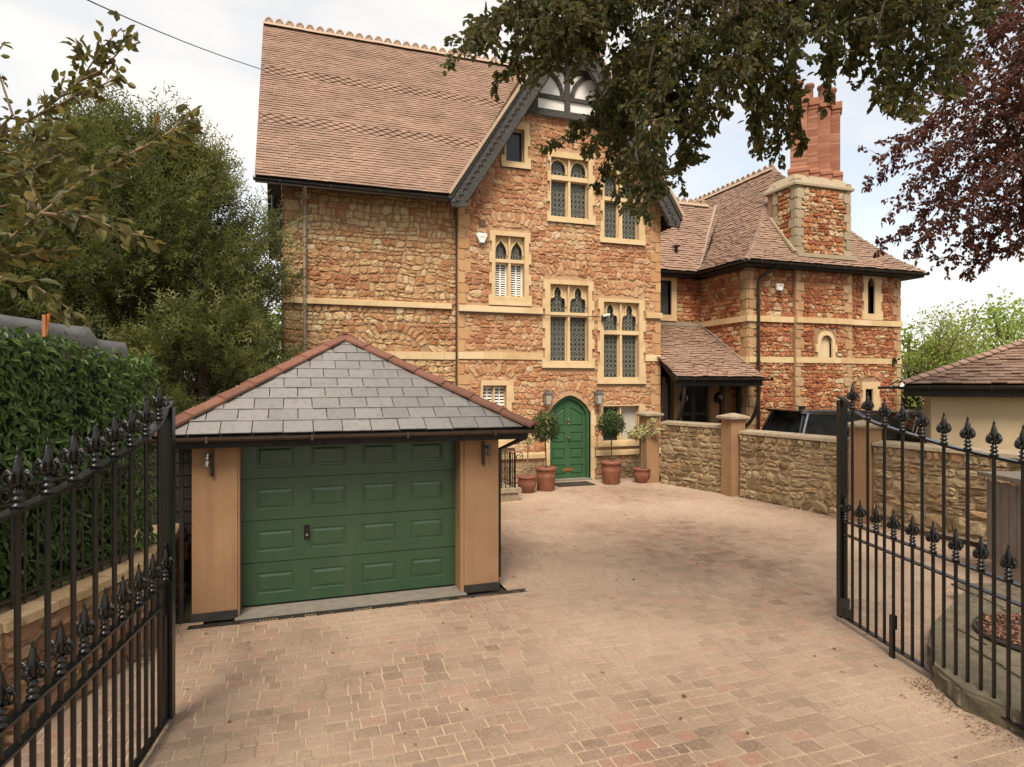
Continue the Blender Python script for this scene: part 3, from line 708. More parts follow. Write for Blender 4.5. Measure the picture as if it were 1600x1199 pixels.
# casement frame in the ground floor window
w8 = [o for o in house.children if o.get('label','').startswith('two light')][0]
m = MB(); m.slab([(8.51,1.09),(9.01,1.09),(9.01,2.05),(8.51,2.05)], [[(8.545,1.125),(8.975,1.125),(8.975,2.015),(8.545,2.015)]], FG, -.15, -.10); m.build('casement', BLACKR, w8)
w1 = [o for o in house.children if o.get('label','').startswith('plain single')][0]
m = MB(); m.slab([(5.565,8.84),(6.045,8.84),(6.045,9.69),(5.565,9.69)], [[(5.59,8.865),(6.02,8.865),(6.02,9.665),(5.59,9.665)]], FG, -.15, -.10); m.build('casement', BLACKR, w1)
w7 = [o for o in house.children if o.get('label','').startswith('small window')][0]
m = MB()
for a, b in ((4.90,5.17),(5.25,5.53)):
    z = 1.25
    while z < 2.6: m.add([fp(FG,a,z,-.12),fp(FG,b,z,-.12),fp(FG,b,z+.05,-.14),fp(FG,a,z+.05,-.14)], [(0,1,2,3)]); z += .09
    m.slab([((a+b)/2-.015,1.2),((a+b)/2+.015,1.2),((a+b)/2+.015,2.66),((a+b)/2-.015,2.66)], [], FG, -.13, -.10)
m.build('shutter', WPAINT, w7)
# front door
m = MB(); m.slab(door_out(.0), [door_out(.085,.02)], FG, -.26, -.08); dfr = m.build('door_frame', GREEN, house)
cx = (DX0+DX1)/2; pan = []
for s in (-1,1):
    a, b = sorted((cx+s*.09, cx+s*.47))
    for z0, z1 in ((.16,.44),(.60,.90),(1.06,1.36)): pan.append([(a,z0),(b,z0),(b,z1),(a,z1)])
    t0, t1 = (1.96,2.10) if s > 0 else (1.96,2.10)
    pan.append([(a,1.52),(b,1.52),(b,1.86 if s > 0 else 2.08),(a,2.08 if s > 0 else 1.86)])
m = MB(); m.slab(door_out(.08,.03), pan, FG, -.22, -.16); door = m.build('door', GREEN, house); one('added_door_backing', GREEN, house, lambda m: m.box(DX0-.05,DX1+.05,16.85,16.90,0,2.6)); door['label'] = 'green arched front door with raised panels'  # backing box added behind the door to stop sky light leaking through
for p in pan:
    m = MB(); qx = sum(x for x, z in p)/4; qz_ = sum(z for x, z in p)/4
    inn = [(qx+(x-qx)*.80, qz_+(z-qz_)*.72) for x, z in p]; mid = [(qx+(x-qx)*.92, qz_+(z-qz_)*.88) for x, z in p]
    vs = [fp(FG,x,z,-.185) for x, z in p]+[fp(FG,x,z,-.190) for x, z in mid]+[fp(FG,x,z,-.165) for x, z in inn]
    m.add(vs, [(i,(i+1)%4,4+(i+1)%4,4+i) for i in range(4)]+[(4+i,4+(i+1)%4,8+(i+1)%4,8+i) for i in range(4)]+[(8,9,10,11)]); m.build('door_panel', GREEN, door)
one('letter_plate', COPPER, door, lambda m: (m.slab([(cx-.14,.245),(cx+.14,.245),(cx+.14,.335),(cx-.14,.335)], [], FG, -.16, -.145), m.slab([(cx-.11,.265),(cx+.11,.265),(cx+.11,.315),(cx-.11,.315)], [], FG, -.15, -.135)))
one('door_knob', BRASS, door, lambda m: (m.tube([fp(FG,cx,1.22,-.16),fp(FG,cx,1.22,-.10)], .018, 8), m.tube([fp(FG,cx,1.22,-.11),fp(FG,cx,1.22,-.095),fp(FG,cx,1.22,-.075),fp(FG,cx,1.22,-.06)], .034, 10)))
one('door_knocker', BRASS, door, lambda m: (m.tube([fp(FG,cx,1.72,-.16),fp(FG,cx,1.72,-.12)], .04, 10), m.tube([fp(FG,cx+.035*math.cos(t),1.66+.055*math.sin(t),-.12) for t in [i*math.pi/6-.5*math.pi for i in range(13)]], .012, 6)))
one('door_step', CONC, house, lambda m: m.box(DX0-.02,DX1+.02,16.50,16.86,0,.045))
# timber gable
TG = frX(16.44)
def ez(x): return gz(x)+.02
bx0 = lambda z: 3.87+(z+.16-7.57)/slope; bx1 = lambda z: 10.77-(z+.16-7.57)/slope
m = MB(); m.slab([(bx0(10.30)-.02,10.2),(bx1(10.30)+.02,10.2),(apex[0],apex[1])], [], FG, 0, .10); m.build('white_panel', WHITE, house)
def tim(a, b, wd, name='timber'):
    a, b = Vector(a), Vector(b); d = (b-a).normalized(); n_ = Vector((-d.y,d.x))*wd/2
    m = MB(); m.slab([tuple(a-n_),tuple(b-n_),tuple(b+n_),tuple(a+n_)], [], FG, .09, .155+U(0,.006)); m.build(name, TIMB, house)
tim((bx0(10.3),10.27),(bx1(10.3),10.27),.19); tim((bx0(10.75),10.72),(bx1(10.75),10.72),.11); tim((bx0(11.55),11.53),(bx1(11.55),11.53),.14)
for x in (6.35,7.32,8.29): tim((x,10.36),(x,min(11.46,ez(x))),.16)
tim((7.32,11.6),(7.32,12.7),.14)
for s in (-1,1):
    pts = arcpts(0,0,1,0,math.pi/2,7)
    for (a, b), (c, d_) in zip(pts, pts[1:]): tim((7.32+s*(.9-a*.75), 10.78+b*.7),(7.32+s*(.9-c*.75), 10.78+d_*.7),.11)
for s in (-1,1):
    o = 7.32+s*3.48; pk = 7.32; m = MB()
    P0, P1 = (o,7.55), (pk,7.55+slope*3.48)
    q = [P0,P1,(pk,P1[1]-.74),(o-s*.03,P0[1]-.02-.25),] if 0 else [P0,P1,(pk,P1[1]-.90),(pk+s*3.06,7.34),(pk+s*3.40,7.28)]
    if s > 0: q = q[::-1]
    m.slab(q, [], frX(16.12), -.02, .05, .6); bb = m.build('bargeboard', TIMB, house)
    m = MB()
    for k, (off, wd_) in enumerate(((-.08,.05),(-.82,.045))):
        m.bar((o if k == 0 else pk+s*3.02,16.05,7.55+off+.03+(0 if k == 0 else slope*.46)),(pk,16.05,P1[1]+off+.03),.05,wd_)
    m.build('moulding', TIMB, bb)
    m = MB(); L_ = math.hypot(3.48,slope*3.48); n_ = 34
    for i in range(1, n_):
        t = i/n_; c = Vector((o+(pk-o)*t, 16.05, 7.55+slope*3.48*t-.44)); u = Vector((pk-o,0,slope*3.48)).normalized(); v = Vector((-u.z,0,u.x))
        m.tube([c+u*(.045*math.cos(a))+v*(.045*math.sin(a)) for a in [j*math.pi/5 for j in range(6)]], .012, 4)
        m.obox(c-v*.02+u*.07, u*.010, v*.02, Vector((0,.010,0)))
    m.build('carving', TIMD, bb)
    one('verge_moulding', RIDGE, house, lambda m: m.bar((o-s*-.02,16.03,7.62),(pk,16.03,P1[1]+.07),.10,.075,.8))
# roofs of the main house
rf = MB()
def diamond(c, n): return (n*.30 < c <= n*.30+4) or (n*.62 < c <= n*.62+4)
WPROF = [(0,7.62),(.5,8.19),(4.9,13.72)]
sheet(rf, [(-.80,16.12,7.58),(3.87,16.12,7.58),(7.75,21.0,13.67),(-.80,21.0,13.67)], .12)
sheet(rf, [(-.80,21.0,13.67),(9.0,21.0,13.67),(9.0,25.9,7.58),(-.80,25.9,7.58)], .12)
sheet(rf, [(3.86,16.1,7.55),(7.32,16.1,13.0),(7.32,20.6,13.0),(3.86,16.12,7.56)], .13)
sheet(rf, [(7.32,16.1,13.0),(10.78,16.1,7.55),(10.78,25.5,7.55),(7.32,25.5,13.0)], .13)
rt = rf.build('roof', TIMD, house)
m = MB(); roof(m, (-.81,16.08), (1,0), (0,1), WPROF, lambda h: (0,4.66+.79*h), .112, .165, point=diamond, seed=2)
struct(m.build('roof_tiles', TILE, rt), 'stuff')
m = MB(); roof(m, (3.87,16.08), (0,1), (1,0), [(0,7.58),(3.45,13.03)], lambda h: (0,min(4.9,max(.1,(slope*h)/1.245+.05))), .112, .165)
roof(m, (10.77,16.08), (0,1), (-1,0), [(0,7.58),(3.45,13.03)], lambda h: (0,9.4), .16, .2)
struct(m.build('gable_roof_tiles', TILE, rt), 'stuff')
def ridge_mesh():
    m = MB(); w_ = .30
    m.add([(0,-.15,-.10),(0,0,.06),(0,.15,-.10),(w_,-.15,-.10),(w_,0,.06),(w_,.15,-.10)], [(0,3,4,1),(1,4,5,2),(0,1,2),(3,5,4)], .5)
    pts = [(.15+.085*math.cos(a), 0, .06+.10*math.sin(a)) for a in [i*math.pi/6 for i in range(7)]]
    m.tube(pts, .038, 6); m.box(.07,.23,-.02,.02,.03,.10); return m.mesh('ridge_tile', RIDGE, (0,0,0))
rme = ridge_mesh()
for i in range(29): inst(rme, 'ridge_tile', rt, (-.80+i*.302, 21.0, 13.80+U(-.006,.006)))
gutter(house, (-.83,16.0,7.53), (3.80,16.0,7.50), GUT)
m = MB(); m.tube([(.31,16.02,7.46),(.31,16.3,7.30),(.31,16.62,7.15),(.31,16.64,.1)], .042, 8)
for z in (6.3,4.62,2.4): m.tube([(.31,16.64,z-.04),(.31,16.64,z+.04)], .055, 8)
m.build('drainpipe', GPIPE, house)
one('side_drainpipe', GUT, house, lambda m: (m.tube([(-.42,17.3,7.5),(-.42,17.3,6.2)], .06, 8), m.box(-.36,-.2,17.0,17.6,5.9,7.4)))
m = MB(); m.tube([(3.93,16.0,7.45),(4.12,16.6,7.2),(4.16,16.62,6.9),(4.16,16.64,.4)], .016, 5); m.build('cable', GUT, house)
m = MB(); m.tube([(4.2,16.46,4.655),(6.6,16.47,4.65),(8.3,16.47,4.655),(8.44,16.42,4.66)], .013, 5); m.build('cable', GUT, house)
# things fixed on the house
def alarm(x, z, y, label, blue=False):
    t = thing('alarm_box', label, 'alarm box', (x,y,z))
    m = MB(); fr = frX(y); s = .17
    o = [(x-.16,z+.09),(x-.11,z+.15),(x+.11,z+.15),(x+.16,z+.09),(x+.06,z-.13),(x,z-.16),(x-.06,z-.13)] if not blue else [(x-.14,z+.11),(x+.14,z+.11),(x+.11,z-.09),(x+.04,z-.13),(x-.04,z-.13),(x-.11,z-.09)]
    o = o if sum(o[i][0]*o[(i+1)%len(o)][1]-o[(i+1)%len(o)][0]*o[i][1] for i in range(len(o))) > 0 else o[::-1]
    i2 = [(x+(a-x)*.82, z+(b-z)*.82) for a, b in o]
    m.slab(o, [], fr, 0, .05); k = len(o)
    m.add([fp(fr,a,b,.05) for a, b in o]+[fp(fr,a,b,.08) for a, b in i2], [(i,(i+1)%k,k+(i+1)%k,k+i) for i in range(k)]+[tuple(range(k,2*k))])
    m.build('case', WPAINT, t)
    one('lettering_strip', M('label_grey_%d' % int(x*9), [(.2,.2,.22),(.3,.3,.32)], .6, False), t, lambda m: [m.slab([(x-.07+.03*i,z+.02),(x-.052+.03*i,z+.02),(x-.052+.03*i,z+.055),(x-.07+.03*i,z+.055)], [], fr, .08, .083) for i in range(5)])
    one('lens', GUT, t, lambda m: m.slab([(x-.04,z-.15),(x+.04,z-.15),(x+.05,z-.11),(x-.05,z-.11)], [], fr, .02, .085))
alarm(4.84, 6.64, 16.55, 'white pointed alarm box on the house wall left of the shuttered window')
vt = one('air_brick', M('vent_terracotta', [(.10,.05,.035),(.16,.08,.05)], .8, False), None, lambda m: m.box(4.77,4.95,16.53,16.60,6.98,7.17)); tag(vt, 'small dark red square vent above the left alarm box', 'vent')
def camera(x, y, z, label, s=1):
    t = thing('security_camera', label, 'security camera', (x,y,z))
    one('bracket', BLACK, t, lambda m: (m.tube([(x,y+.12,z),(x,y-.02,z)], .045, 8), m.box(x-.05,x+.05,y,y+.14,z-.14,z-.03)))
    one('housing', WPAINT, t, lambda m: m.tube([(x-s*.02,y,z),(x+s*.06,y-.1,z+.02),(x+s*.1,y-.17,z+.01)], .038, 8))
    one('lens', BLACK, t, lambda m: m.tube([(x+s*.1,y-.17,z+.01),(x+s*.115,y-.19,z+.006)], .04, 8))
camera(8.46, 16.42, 4.68, 'security camera fixed between the two tall traceried windows')
def lantern(x, z, y=16.52):
    t = thing('wall_lantern', 'glazed metal lantern left of the green front door', 'lantern', (x,y,z), 'lanterns flanking the front door'); y2 = y-.13
    m = MB()
    for sx in (-1,1):
        for sy in (-1,1): m.bar((x+sx*.075,y2+sy*.075,z-.15),(x+sx*.095,y2+sy*.095,z+.12),.014,.014)
    m.box(x-.085,x+.085,y2-.085,y2+.085,z-.17,z-.15); m.box(x-.11,x+.11,y2-.11,y2+.11,z+.12,z+.14); m.box(x-.03,x+.03,y2,y+.06,z-.05,z+.05)
    m.build('frame', ZINC, t)
    one('roof', ZINC, t, lambda m: m.lathe((x,y2,z), [(.15,.14),(.06,.20),(.06,.215),(.075,.22),(.05,.25),(.004,.26)], 4, a0=math.pi/4))
    one('glazing', LAMPG, t, lambda m: m.lathe((x,y2,z), [(.10,-.15),(.125,.12)], 4, a0=math.pi/4))
    one('bulb', WPAINT, t, lambda m: m.lathe((x,y2,z), [(.012,-.12),(.03,-.02),(.012,.05)], 8)); return t
la = lantern(6.70, 2.33); lb = copy_tree(la); lb.location.x += 1.56; lb['label'] = 'glazed metal lantern right of the green front door'
mt = one('doormat', MAT, None, lambda m: m.box(6.72,7.78,15.62,16.22,.006,.028)); tag(mt, 'dark rectangular doormat on the paving before the green door', 'doormat')
# ================================================================ GARAGE
gar = thing('garage', 'tan rendered garage with hipped slate roof, red hip tiles and green panelled door', 'garage', (.77,8.15,0))
GX0, GX1, GY = -1.08, 2.62, 8.15
for (a, b) in ((GX0,-.60),(2.15,GX1)):
    one('pillar', REND, gar, lambda m: m.box(a,b,GY,GY+.4,.10,2.06))
    one('pillar_base', PLINTH, gar, lambda m: m.box(a-.012 if a < 0 else a,b+.0 if a < 0 else b+.012,GY-.02,GY+.4,0,.10))
one('door_reveal', REND, gar, lambda m: m.box(-.60,-.575,8.17,8.47,.012,2.06)); one('door_reveal', REND, gar, lambda m: m.box(2.10,2.149,8.17,8.47,.012,2.06))
one('side_wall', REND, gar, lambda m: (m.box(GX0,GX0+.2,GY+.4,13.6,0,2.06), m.box(GX1-.2,GX1,GY+.4,13.6,0,2.06), m.box(GX0+.2,GX1-.2,13.4,13.6,0,2.06)))
DXa, DXb, DZ0, DZ1 = -.575, 2.10, .035, 2.10
gd = one('garage_door', GREEN2, gar, lambda m: m.box(DXa,DXb,8.46,8.49,DZ0,DZ1))
n_ = 4; ph = (DZ1-DZ0)/n_; GF = frX(8.43)
for i in range(n_):
    z0 = DZ0+ph*i; rects = []; W_ = (DXb-DXa)
    for j in range(4):
        c = DXa+W_*(.145+.2367*j); rects.append((c-.215, c+.215, z0+.135, z0+.385))
    m = MB(); m.slab([(DXa,z0+.004),(DXb,z0+.004),(DXb,z0+ph-.004),(DXa,z0+ph-.004)], [[(a,c),(b,c),(b,d),(a,d)] for a,b,c,d in rects], GF, -.03, 0)
    sec = m.build('door_section', GREEN2, gd) if 0 else m
    for a,b,c,d in rects:
        p = [(a,c),(b,c),(b,d),(a,d)]; f_ = lambda e: [(a+e,c+e),(b-e,c+e),(b-e,d-e),(a+e,d-e)]
        L0 = [(0,0),(.006,-.008),(.020,-.009),(.044,-.002),(.048,-.001)]
        vs = [fp(GF,x,z,dd) for e, dd in L0 for x, z in f_(e)]; fs = []
        for k in range(len(L0)-1): fs += [(4*k+q,4*k+(q+1)%4,4*k+4+(q+1)%4,4*k+4+q) for q in range(4)]
        k = 4*(len(L0)-1); fs.append((k,k+1,k+2,k+3)); m.add(vs, fs)
    m.build('door_section', GREEN2, gd)
hx = DXa+.76
one('handle', BLACK, gd, lambda m: (m.slab([(hx-.035,.80),(hx+.035,.80),(hx+.035,.98),(hx-.035,.98)], [], GF, 0, .012), m.tube([fp(GF,hx,.94,.01),fp(GF,hx,.94,.05)], .02, 8), m.slab([(hx-.018,.82),(hx+.018,.82),(hx+.022,.955),(hx-.022,.955)], [], GF, .035, .055)))
one('keyhole', CHROME, gd, lambda m: m.tube([fp(GF,hx,.865,.05),fp(GF,hx,.865,.062)], .014, 8))
EX0, EX1, EY, EZ = -1.43, 2.97, 7.86, 2.18; AX, AY, AZ = .77, 10.06, 3.45; BY = 13.9; RK = (AZ-EZ)/2.2
m = MB()
sheet(m, [(EX0,EY,EZ-.02),(EX1,EY,EZ-.02),(AX,AY,AZ-.02)], .03); sheet(m, [(EX0,BY,EZ-.02),(EX0,EY,EZ-.02),(AX,AY,AZ-.02),(AX,BY-2.2,AZ-.02)], .03)
sheet(m, [(EX1,EY,EZ-.02),(EX1,BY,EZ-.02),(AX,BY-2.2,AZ-.02),(AX,AY,AZ-.02)], .03); sheet(m, [(EX1,BY,EZ-.02),(EX0,BY,EZ-.02),(AX,BY-2.2,AZ-.02)], .03)
groof = m.build('roof', TIMD, gar)
pc = []; roof(None, (EX0,EY-.03), (1,0), (0,1), [(0,EZ),(2.2,AZ)], lambda h: (h,4.4-h), .231, .335, th=.006, jit=.003, pieces=pc, lift=.016, tone=(.25,.8), gapw=.005)
for k in pc: k.build('slate', SLATE, groof)
m = MB(); roof(m, (EX0,EY), (0,1), (1,0), [(0,EZ),(2.2,AZ)], lambda h: (h,6.04-h), .231, .335, th=.006, jit=.003, lift=.012); roof(m, (EX1,EY), (0,1), (-1,0), [(0,EZ),(2.2,AZ)], lambda h: (h,6.04-h), .231, .335, th=.006, jit=.003, lift=.012)
struct(m.build('side_slates', SLATE, groof), 'stuff')
hip_tiles(groof, (EX0-.03,EY-.03,EZ+.03), (AX,AY,AZ+.03), 7, HIP, wd=.145, drop=.045, th=.03, lift=.04)
hip_tiles(groof, (EX1+.03,EY-.03,EZ+.03), (AX,AY,AZ+.03), 7, HIP, wd=.145, drop=.045, th=.03, lift=.04)
hip_tiles(groof, (AX,AY-.05,AZ+.03), (AX,BY-2.2,AZ+.03), 4, HIP, name='ridge_tile', wd=.12, drop=.06, th=.03, lift=.04)
one('fascia', TIMD, gar, lambda m: (m.box(EX0+.03,EX1-.03,EY+.06,EY+.08,EZ-.16,EZ-.02), m.box(EX1-.08,EX1-.06,EY+.08,BY-.06,EZ-.16,EZ-.02), m.box(EX0+.06,EX0+.08,EY+.08,BY-.06,EZ-.16,EZ-.02)))
one('soffit', TIMD, gar, lambda m: (m.box(EX0+.08,EX1-.08,EY+.08,8.52,EZ-.15,EZ-.12), m.box(EX1-.35,EX1-.08,8.52,BY-.1,EZ-.15,EZ-.12), m.box(EX0+.08,EX0+.35,8.52,BY-.1,EZ-.15,EZ-.12)))
gutter(gar, (EX0-.02,EY,EZ-.03), (EX1+.06,EY,EZ-.03), GUTB, .055)
gutter(gar, (EX1,EY+.07,EZ-.03), (EX1,BY,EZ-.03), GUT, .055)
m = MB(); m.tube([(EX1-.02,EY+.12,EZ-.09),(EX1-.02,EY+.12,EZ-.14),(GX1+.05,8.30,EZ-.33),(GX1+.05,8.30,.12)], .034, 8)
for z in (1.5,.5): m.tube([(GX1+.05,8.30,z-.03),(GX1+.05,8.30,z+.03)], .042, 8)
m.build('downpipe', GUT, gar)
one('side_downpipe', TIMD, gar, lambda m: m.box(GX0-.13,GX0-.085,8.14,8.19,.0,2.05))
def gspot(x, lab, s):
    t = thing('wall_spotlight', lab, 'wall light', (x,GY,1.85), 'small black lamps on the garage pillars')
    one('back_plate', BLACK, t, lambda m: m.box(x-.015,x+.015,GY-.05,GY,1.68,1.98))
    one('arm', BLACK, t, lambda m: m.tube([(x,GY-.03,1.90),(x+s*.03,GY-.07,1.92),(x+s*.05,GY-.09,1.90)], .010, 6))
    one('lamp_head', CHROME if s < 0 else BLACK, t, lambda m: (m.tube([(x+s*.05,GY-.09,1.94),(x+s*.055,GY-.11,1.88)], .022, 8), m.tube([(x+s*.05,GY-.09,1.86),(x+s*.055,GY-.11,1.80)], .022, 8)))
gspot(-.86, 'small twin spotlight on a black bracket on the left garage pillar', -1); gspot(2.40, 'small black bracket lamp on the right garage pillar', 1)
bx_ = one('meter_box', WPAINT, None, lambda m: m.box(2.62,2.72,8.9,9.12,.62,.86)); tag(bx_, 'small white box on the right side wall of the garage', 'box')
# steps and railing between garage and house
st = thing('basement_railing', 'black iron railing with a scroll end on a stone step beside the garage', 'railing', (4.7,14.2,0))
one('step', COPE, st, lambda m: (m.box(3.6,5.10,14.1,15.4,.20,.30), m.box(3.62,5.04,14.14,15.4,0,.20, .1)))
for x in [3.7+.105*i for i in range(13)]: one('baluster', BLACK, st, lambda m: m.tube([(x,14.22,.30),(x,14.22,1.22)], .011, 6))
for y_ in [14.35+.12*i for i in range(9)]: one('baluster', BLACK, st, lambda m: m.tube([(4.96,y_,.30),(4.96,y_,1.10)], .011, 6))
one('rail', BLACK, st, lambda m: (m.bar((3.6,14.22,1.10),(5.0,14.22,1.10),.03,.012), m.bar((3.6,14.22,.40),(5.0,14.22,.40),.03,.012), m.bar((4.96,14.2,1.10),(4.96,15.4,1.10),.03,.012), m.bar((4.96,14.2,.4),(4.96,15.4,.4),.03,.012)))
one('newel', BLACK, st, lambda m: m.tube([(4.98,14.22,.3),(4.98,14.22,1.12)], .02, 8))
one('scroll', BLACK, st, lambda m: m.tube([(5.0+.02+.11*(1-i/26)*math.sin(i*.45)+.06,14.22,1.02+.11*(1-i/26)*math.cos(i*.45)) for i in range(22)], .012, 6))
# ================================================================ POTTED PLANTS
def pot(t, x, y, r, h, kind):
    if kind == 'tall': prof = [(r*.80,0),(r*.84,.02),(r*.90,h*.55),(r*.95,h*.62),(r*.90,h*.66),(r*.93,h*.85),(r*1.0,h*.87),(r*1.04,h*.93),(r*1.0,h),(r*.88,h),(r*.84,h*.9)]
    else: prof = [(r*.60,0),(r*.66,.02),(r*.92,h*.40),(r*.97,h*.62),(r*.88,h*.84),(r*1.0,h*.90),(r*1.02,h*.97),(r*.96,h),(r*.84,h),(r*.80,h*.9)]
    one('pot', TERRA, t, lambda m: m.lathe((x,y,.004), prof, 24), smooth=True)
    one('soil', SOIL, t, lambda m: m.lathe((x,y,h*.88), [(r*.82,0),(r*.4,.02)], 16))
def plant(x, y, r, ph_, kind, h, cr_, label, pk, mat=LBAY, nl=2000, lsz=.060, bare=False, bark=BARK):
    t = thing('potted_tree', label, 'potted tree', (x,y,0), 'potted trees along the house front')
    pot(t, x, y, r, ph_, pk); lean = U(-.03,.03)
    top = Vector((x+lean,y,h)); one('trunk', bark, t, lambda m: m.tube([(x,y,ph_*.85),(x+lean*.3+.01,y,ph_+.3*(h-ph_)),top], .017, 6))
    m = MB(); tw = MB()
    if bare:
        for k in range(16):
            e = top+Vector((U(-1,1)*cr_,U(-1,1)*cr_,U(.0,1)*cr_*1.2)); tw.tube([top-Vector((0,0,U(0,.1))), top.lerp(e,.5)+rv()*.02, e], .006, 4, r2=.002)
            for j in range(nl//16): p = top.lerp(e, U(.35,1.05))+rv()*.035; leaf(m, p, rv()+Vector((0,0,-.3)), rv(), lsz*U(.6,1.2), lsz*.5, R.random())
    else:
        c = top+Vector((0,0,cr_*.75))
        for k in range(26): e = c+rv()*cr_*.8; tw.tube([top, top.lerp(e,.6)+rv()*.03, e], .006, 4, r2=.002)
        for k in range(nl):
            d = rv(); rr = cr_*(U(.45,1.03) if R.random() < .5 else U(.85,1.06))*(1+.30*noise.noise(d*2.1+Vector((x,0,0)))+(U(.05,.28) if R.random() < .05 else 0)); p = c+Vector((d.x,d.y,d.z*1.05))*rr
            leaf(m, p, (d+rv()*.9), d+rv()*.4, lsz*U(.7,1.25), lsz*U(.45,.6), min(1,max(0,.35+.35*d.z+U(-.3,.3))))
    one_ = tw.build('twigs', bark, t); o = m.build('leaves', mat, t); struct(o, 'stuff'); return t
plant(5.62, 15.14, .25, .42, 'x', 1.25, .22, 'small nearly bare tree in a round terracotta pot by the railing', 'round', LVAR, 200, .06, True, BARKL)
plant(6.20, 15.30, .27, .60, 'x', 1.38, .34, 'clipped round bay tree in a tall terracotta pot left of the green door', 'tall')
plant(8.30, 15.72, .28, .62, 'x', 1.40, .32, 'clipped round bay tree in a tall terracotta pot under the ground floor window', 'tall')
plant(9.20, 15.62, .25, .40, 'x', 1.22, .46, 'variegated pale yellow tree in a round terracotta pot beside the wall pier', 'round', LVAR, 2600, .085, True, BARKL)
# ================================================================ BOUNDARY WALL
bw = thing('boundary_wall', 'low grey brown rubble wall with sloping coping and tan rendered piers along the drive', 'wall', (10.4,11,0))
witems = []
def wseg(a, b, ht, th=.28, seed=0):
    a, b = Vector((*a,0)), Vector((*b,0)); d = (b-a); L_ = d.length; d.normalize(); n_ = d.cross(Vector((0,0,1)))
    fr = (tuple(a), tuple(d), tuple(n_))
    m = MB(); m.slab([(0,0),(L_,0),(L_,ht-.07),(0,ht-.07)], [], fr, -th, 0); m.build('wall_core', MORTG, bw)
    for q in rubble(lambda z: (0,L_), 0, ht-.26, [], (.12,.30), (.16,.50), .011, .035, seed=seed, thin=.5): witems.append((q, fr, R.betavariate(2,2), 0))
    x = 0
    while x < L_-.02:      # upright course under the coping
        e = min(L_, x+U(.10,.30)); witems.append((cell_poly(x,e,ht-.255,ht-.075,.009,.25,.012), fr, R.random(), 0)); x = e
    x = 0
    while x < L_-.02:
        e = min(L_, x+.9*U(.8,1.2)); m = MB(); p, q = a+d*(x+.004), a+d*(e-.004); o = n_*.055; o2 = -n_*(th+.055); z0, z1 = ht-.07, ht
        m.add([p+o+Vector((0,0,z0)),q+o+Vector((0,0,z0)),q+o2+Vector((0,0,z0)),p+o2+Vector((0,0,z0)),p+o*.8+Vector((0,0,z1-.01)),q+o*.8+Vector((0,0,z1-.01)),q+o2*.8+Vector((0,0,z1+.03)),p+o2*.8+Vector((0,0,z1+.03))],
              [(3,2,1,0),(4,5,6,7),(0,1,5,4),(1,2,6,5),(2,3,7,6),(3,0,4,7)], U(.3,.8)); m.build('coping_stone', COPE, bw); x = e
PX = [(9.46,15.66), (10.28,13.12), (10.80,9.75)]
wseg((9.64,15.35),(10.17,13.36),1.70,seed=1); wseg((10.28,12.86),(10.66,10.0),1.61,seed=2); wseg((10.76,9.52),(11.40,4.9),1.61,seed=3)
place_stones(bw, witems, [GREY], 300, d=(.025,.05))
for k, (x, y_) in enumerate(PX):
    hh = (1.83,1.86,1.86)[k]; s = .20
    pr = one('pier', REND, bw, lambda m: m.box(x-s,x+s,y_-s,y_+s,0,hh))
    one('pier_cap', COPE, pr, lambda m: (m.box(x-s-.05,x+s+.05,y_-s-.05,y_+s+.05,hh,hh+.035,.5), m.lathe((x,y_,hh+.035), [((s+.09)*1.414,0),((s+.09)*1.414,.05),(.05,.13)], 4, .6, a0=math.pi/4)))
# ================================================================ NEIGHBOUR HOUSE (right)
nb = thing('neighbour_house', 'lower red sandstone house with sweeping tiled roof, black gutters and a big stone chimney breast', 'house', (16.3,16.2,0))
FC = frX(16.2); FB = frS(13.25); FA = frX(18.6); FE = frS(19.5)
CH = [[(18.0,5.06),(18.31,5.06)]+head(18.0,18.31,6.0,6.24,'round'), [(17.90,1.57),(18.23,1.57),(18.23,2.57),(17.90,2.57)], [(15.92,3.58),(16.38,3.58)]+head(15.92,16.38,4.05,4.29,'round')]
m = MB(); m.slab([(13.25,0),(19.5,0),(19.5,6.5),(13.25,6.5)], CH, FC, -.35, 0); m.build('front_wall', MORTR, nb)
m = MB(); m.slab([(-24,0),(-16.56,0),(-16.56,6.5),(-24,6.5)], [], FB, -.35, -.001); m.build('return_wall', MORTR, nb)
AH = [(11.62,5.05),(12.06,5.05),(12.06,6.2),(11.62,6.2)]
m = MB(); m.slab([(10.45,0),(13.25,0),(13.25,6.5),(10.45,6.5)], [AH], FA, -.35, 0); m.build('recess_wall', MORTR, nb)
m = MB(); m.box(19.15,19.5,16.55,24,0,6.5); m.box(13.3,19.5,24,24.3,0,6.5); m.build('rear_wall', MORTR, nb)
its = []; BAY = (14.94,17.24)
cob = [rect_o(17.78,18.64,4.86,6.36), rect_o(17.73,18.56,1.45,2.80), rect_o(15.70,16.60,3.42,4.44), rect_o(13.25,19.5,4.65,4.85), rect_o(13.25,19.5,3.39,3.59), arch_o(18.14,2.84,.42,.14,.24)]
FCB = frX(16.08); m = MB(); m.slab([(BAY[0],0),(BAY[1],0),(BAY[1],6.45),(BAY[0],6.45)], [CH[2]], FCB, -.119, 0); m.build('bay_wall', MORTR, nb)
qz = 0; i = 0
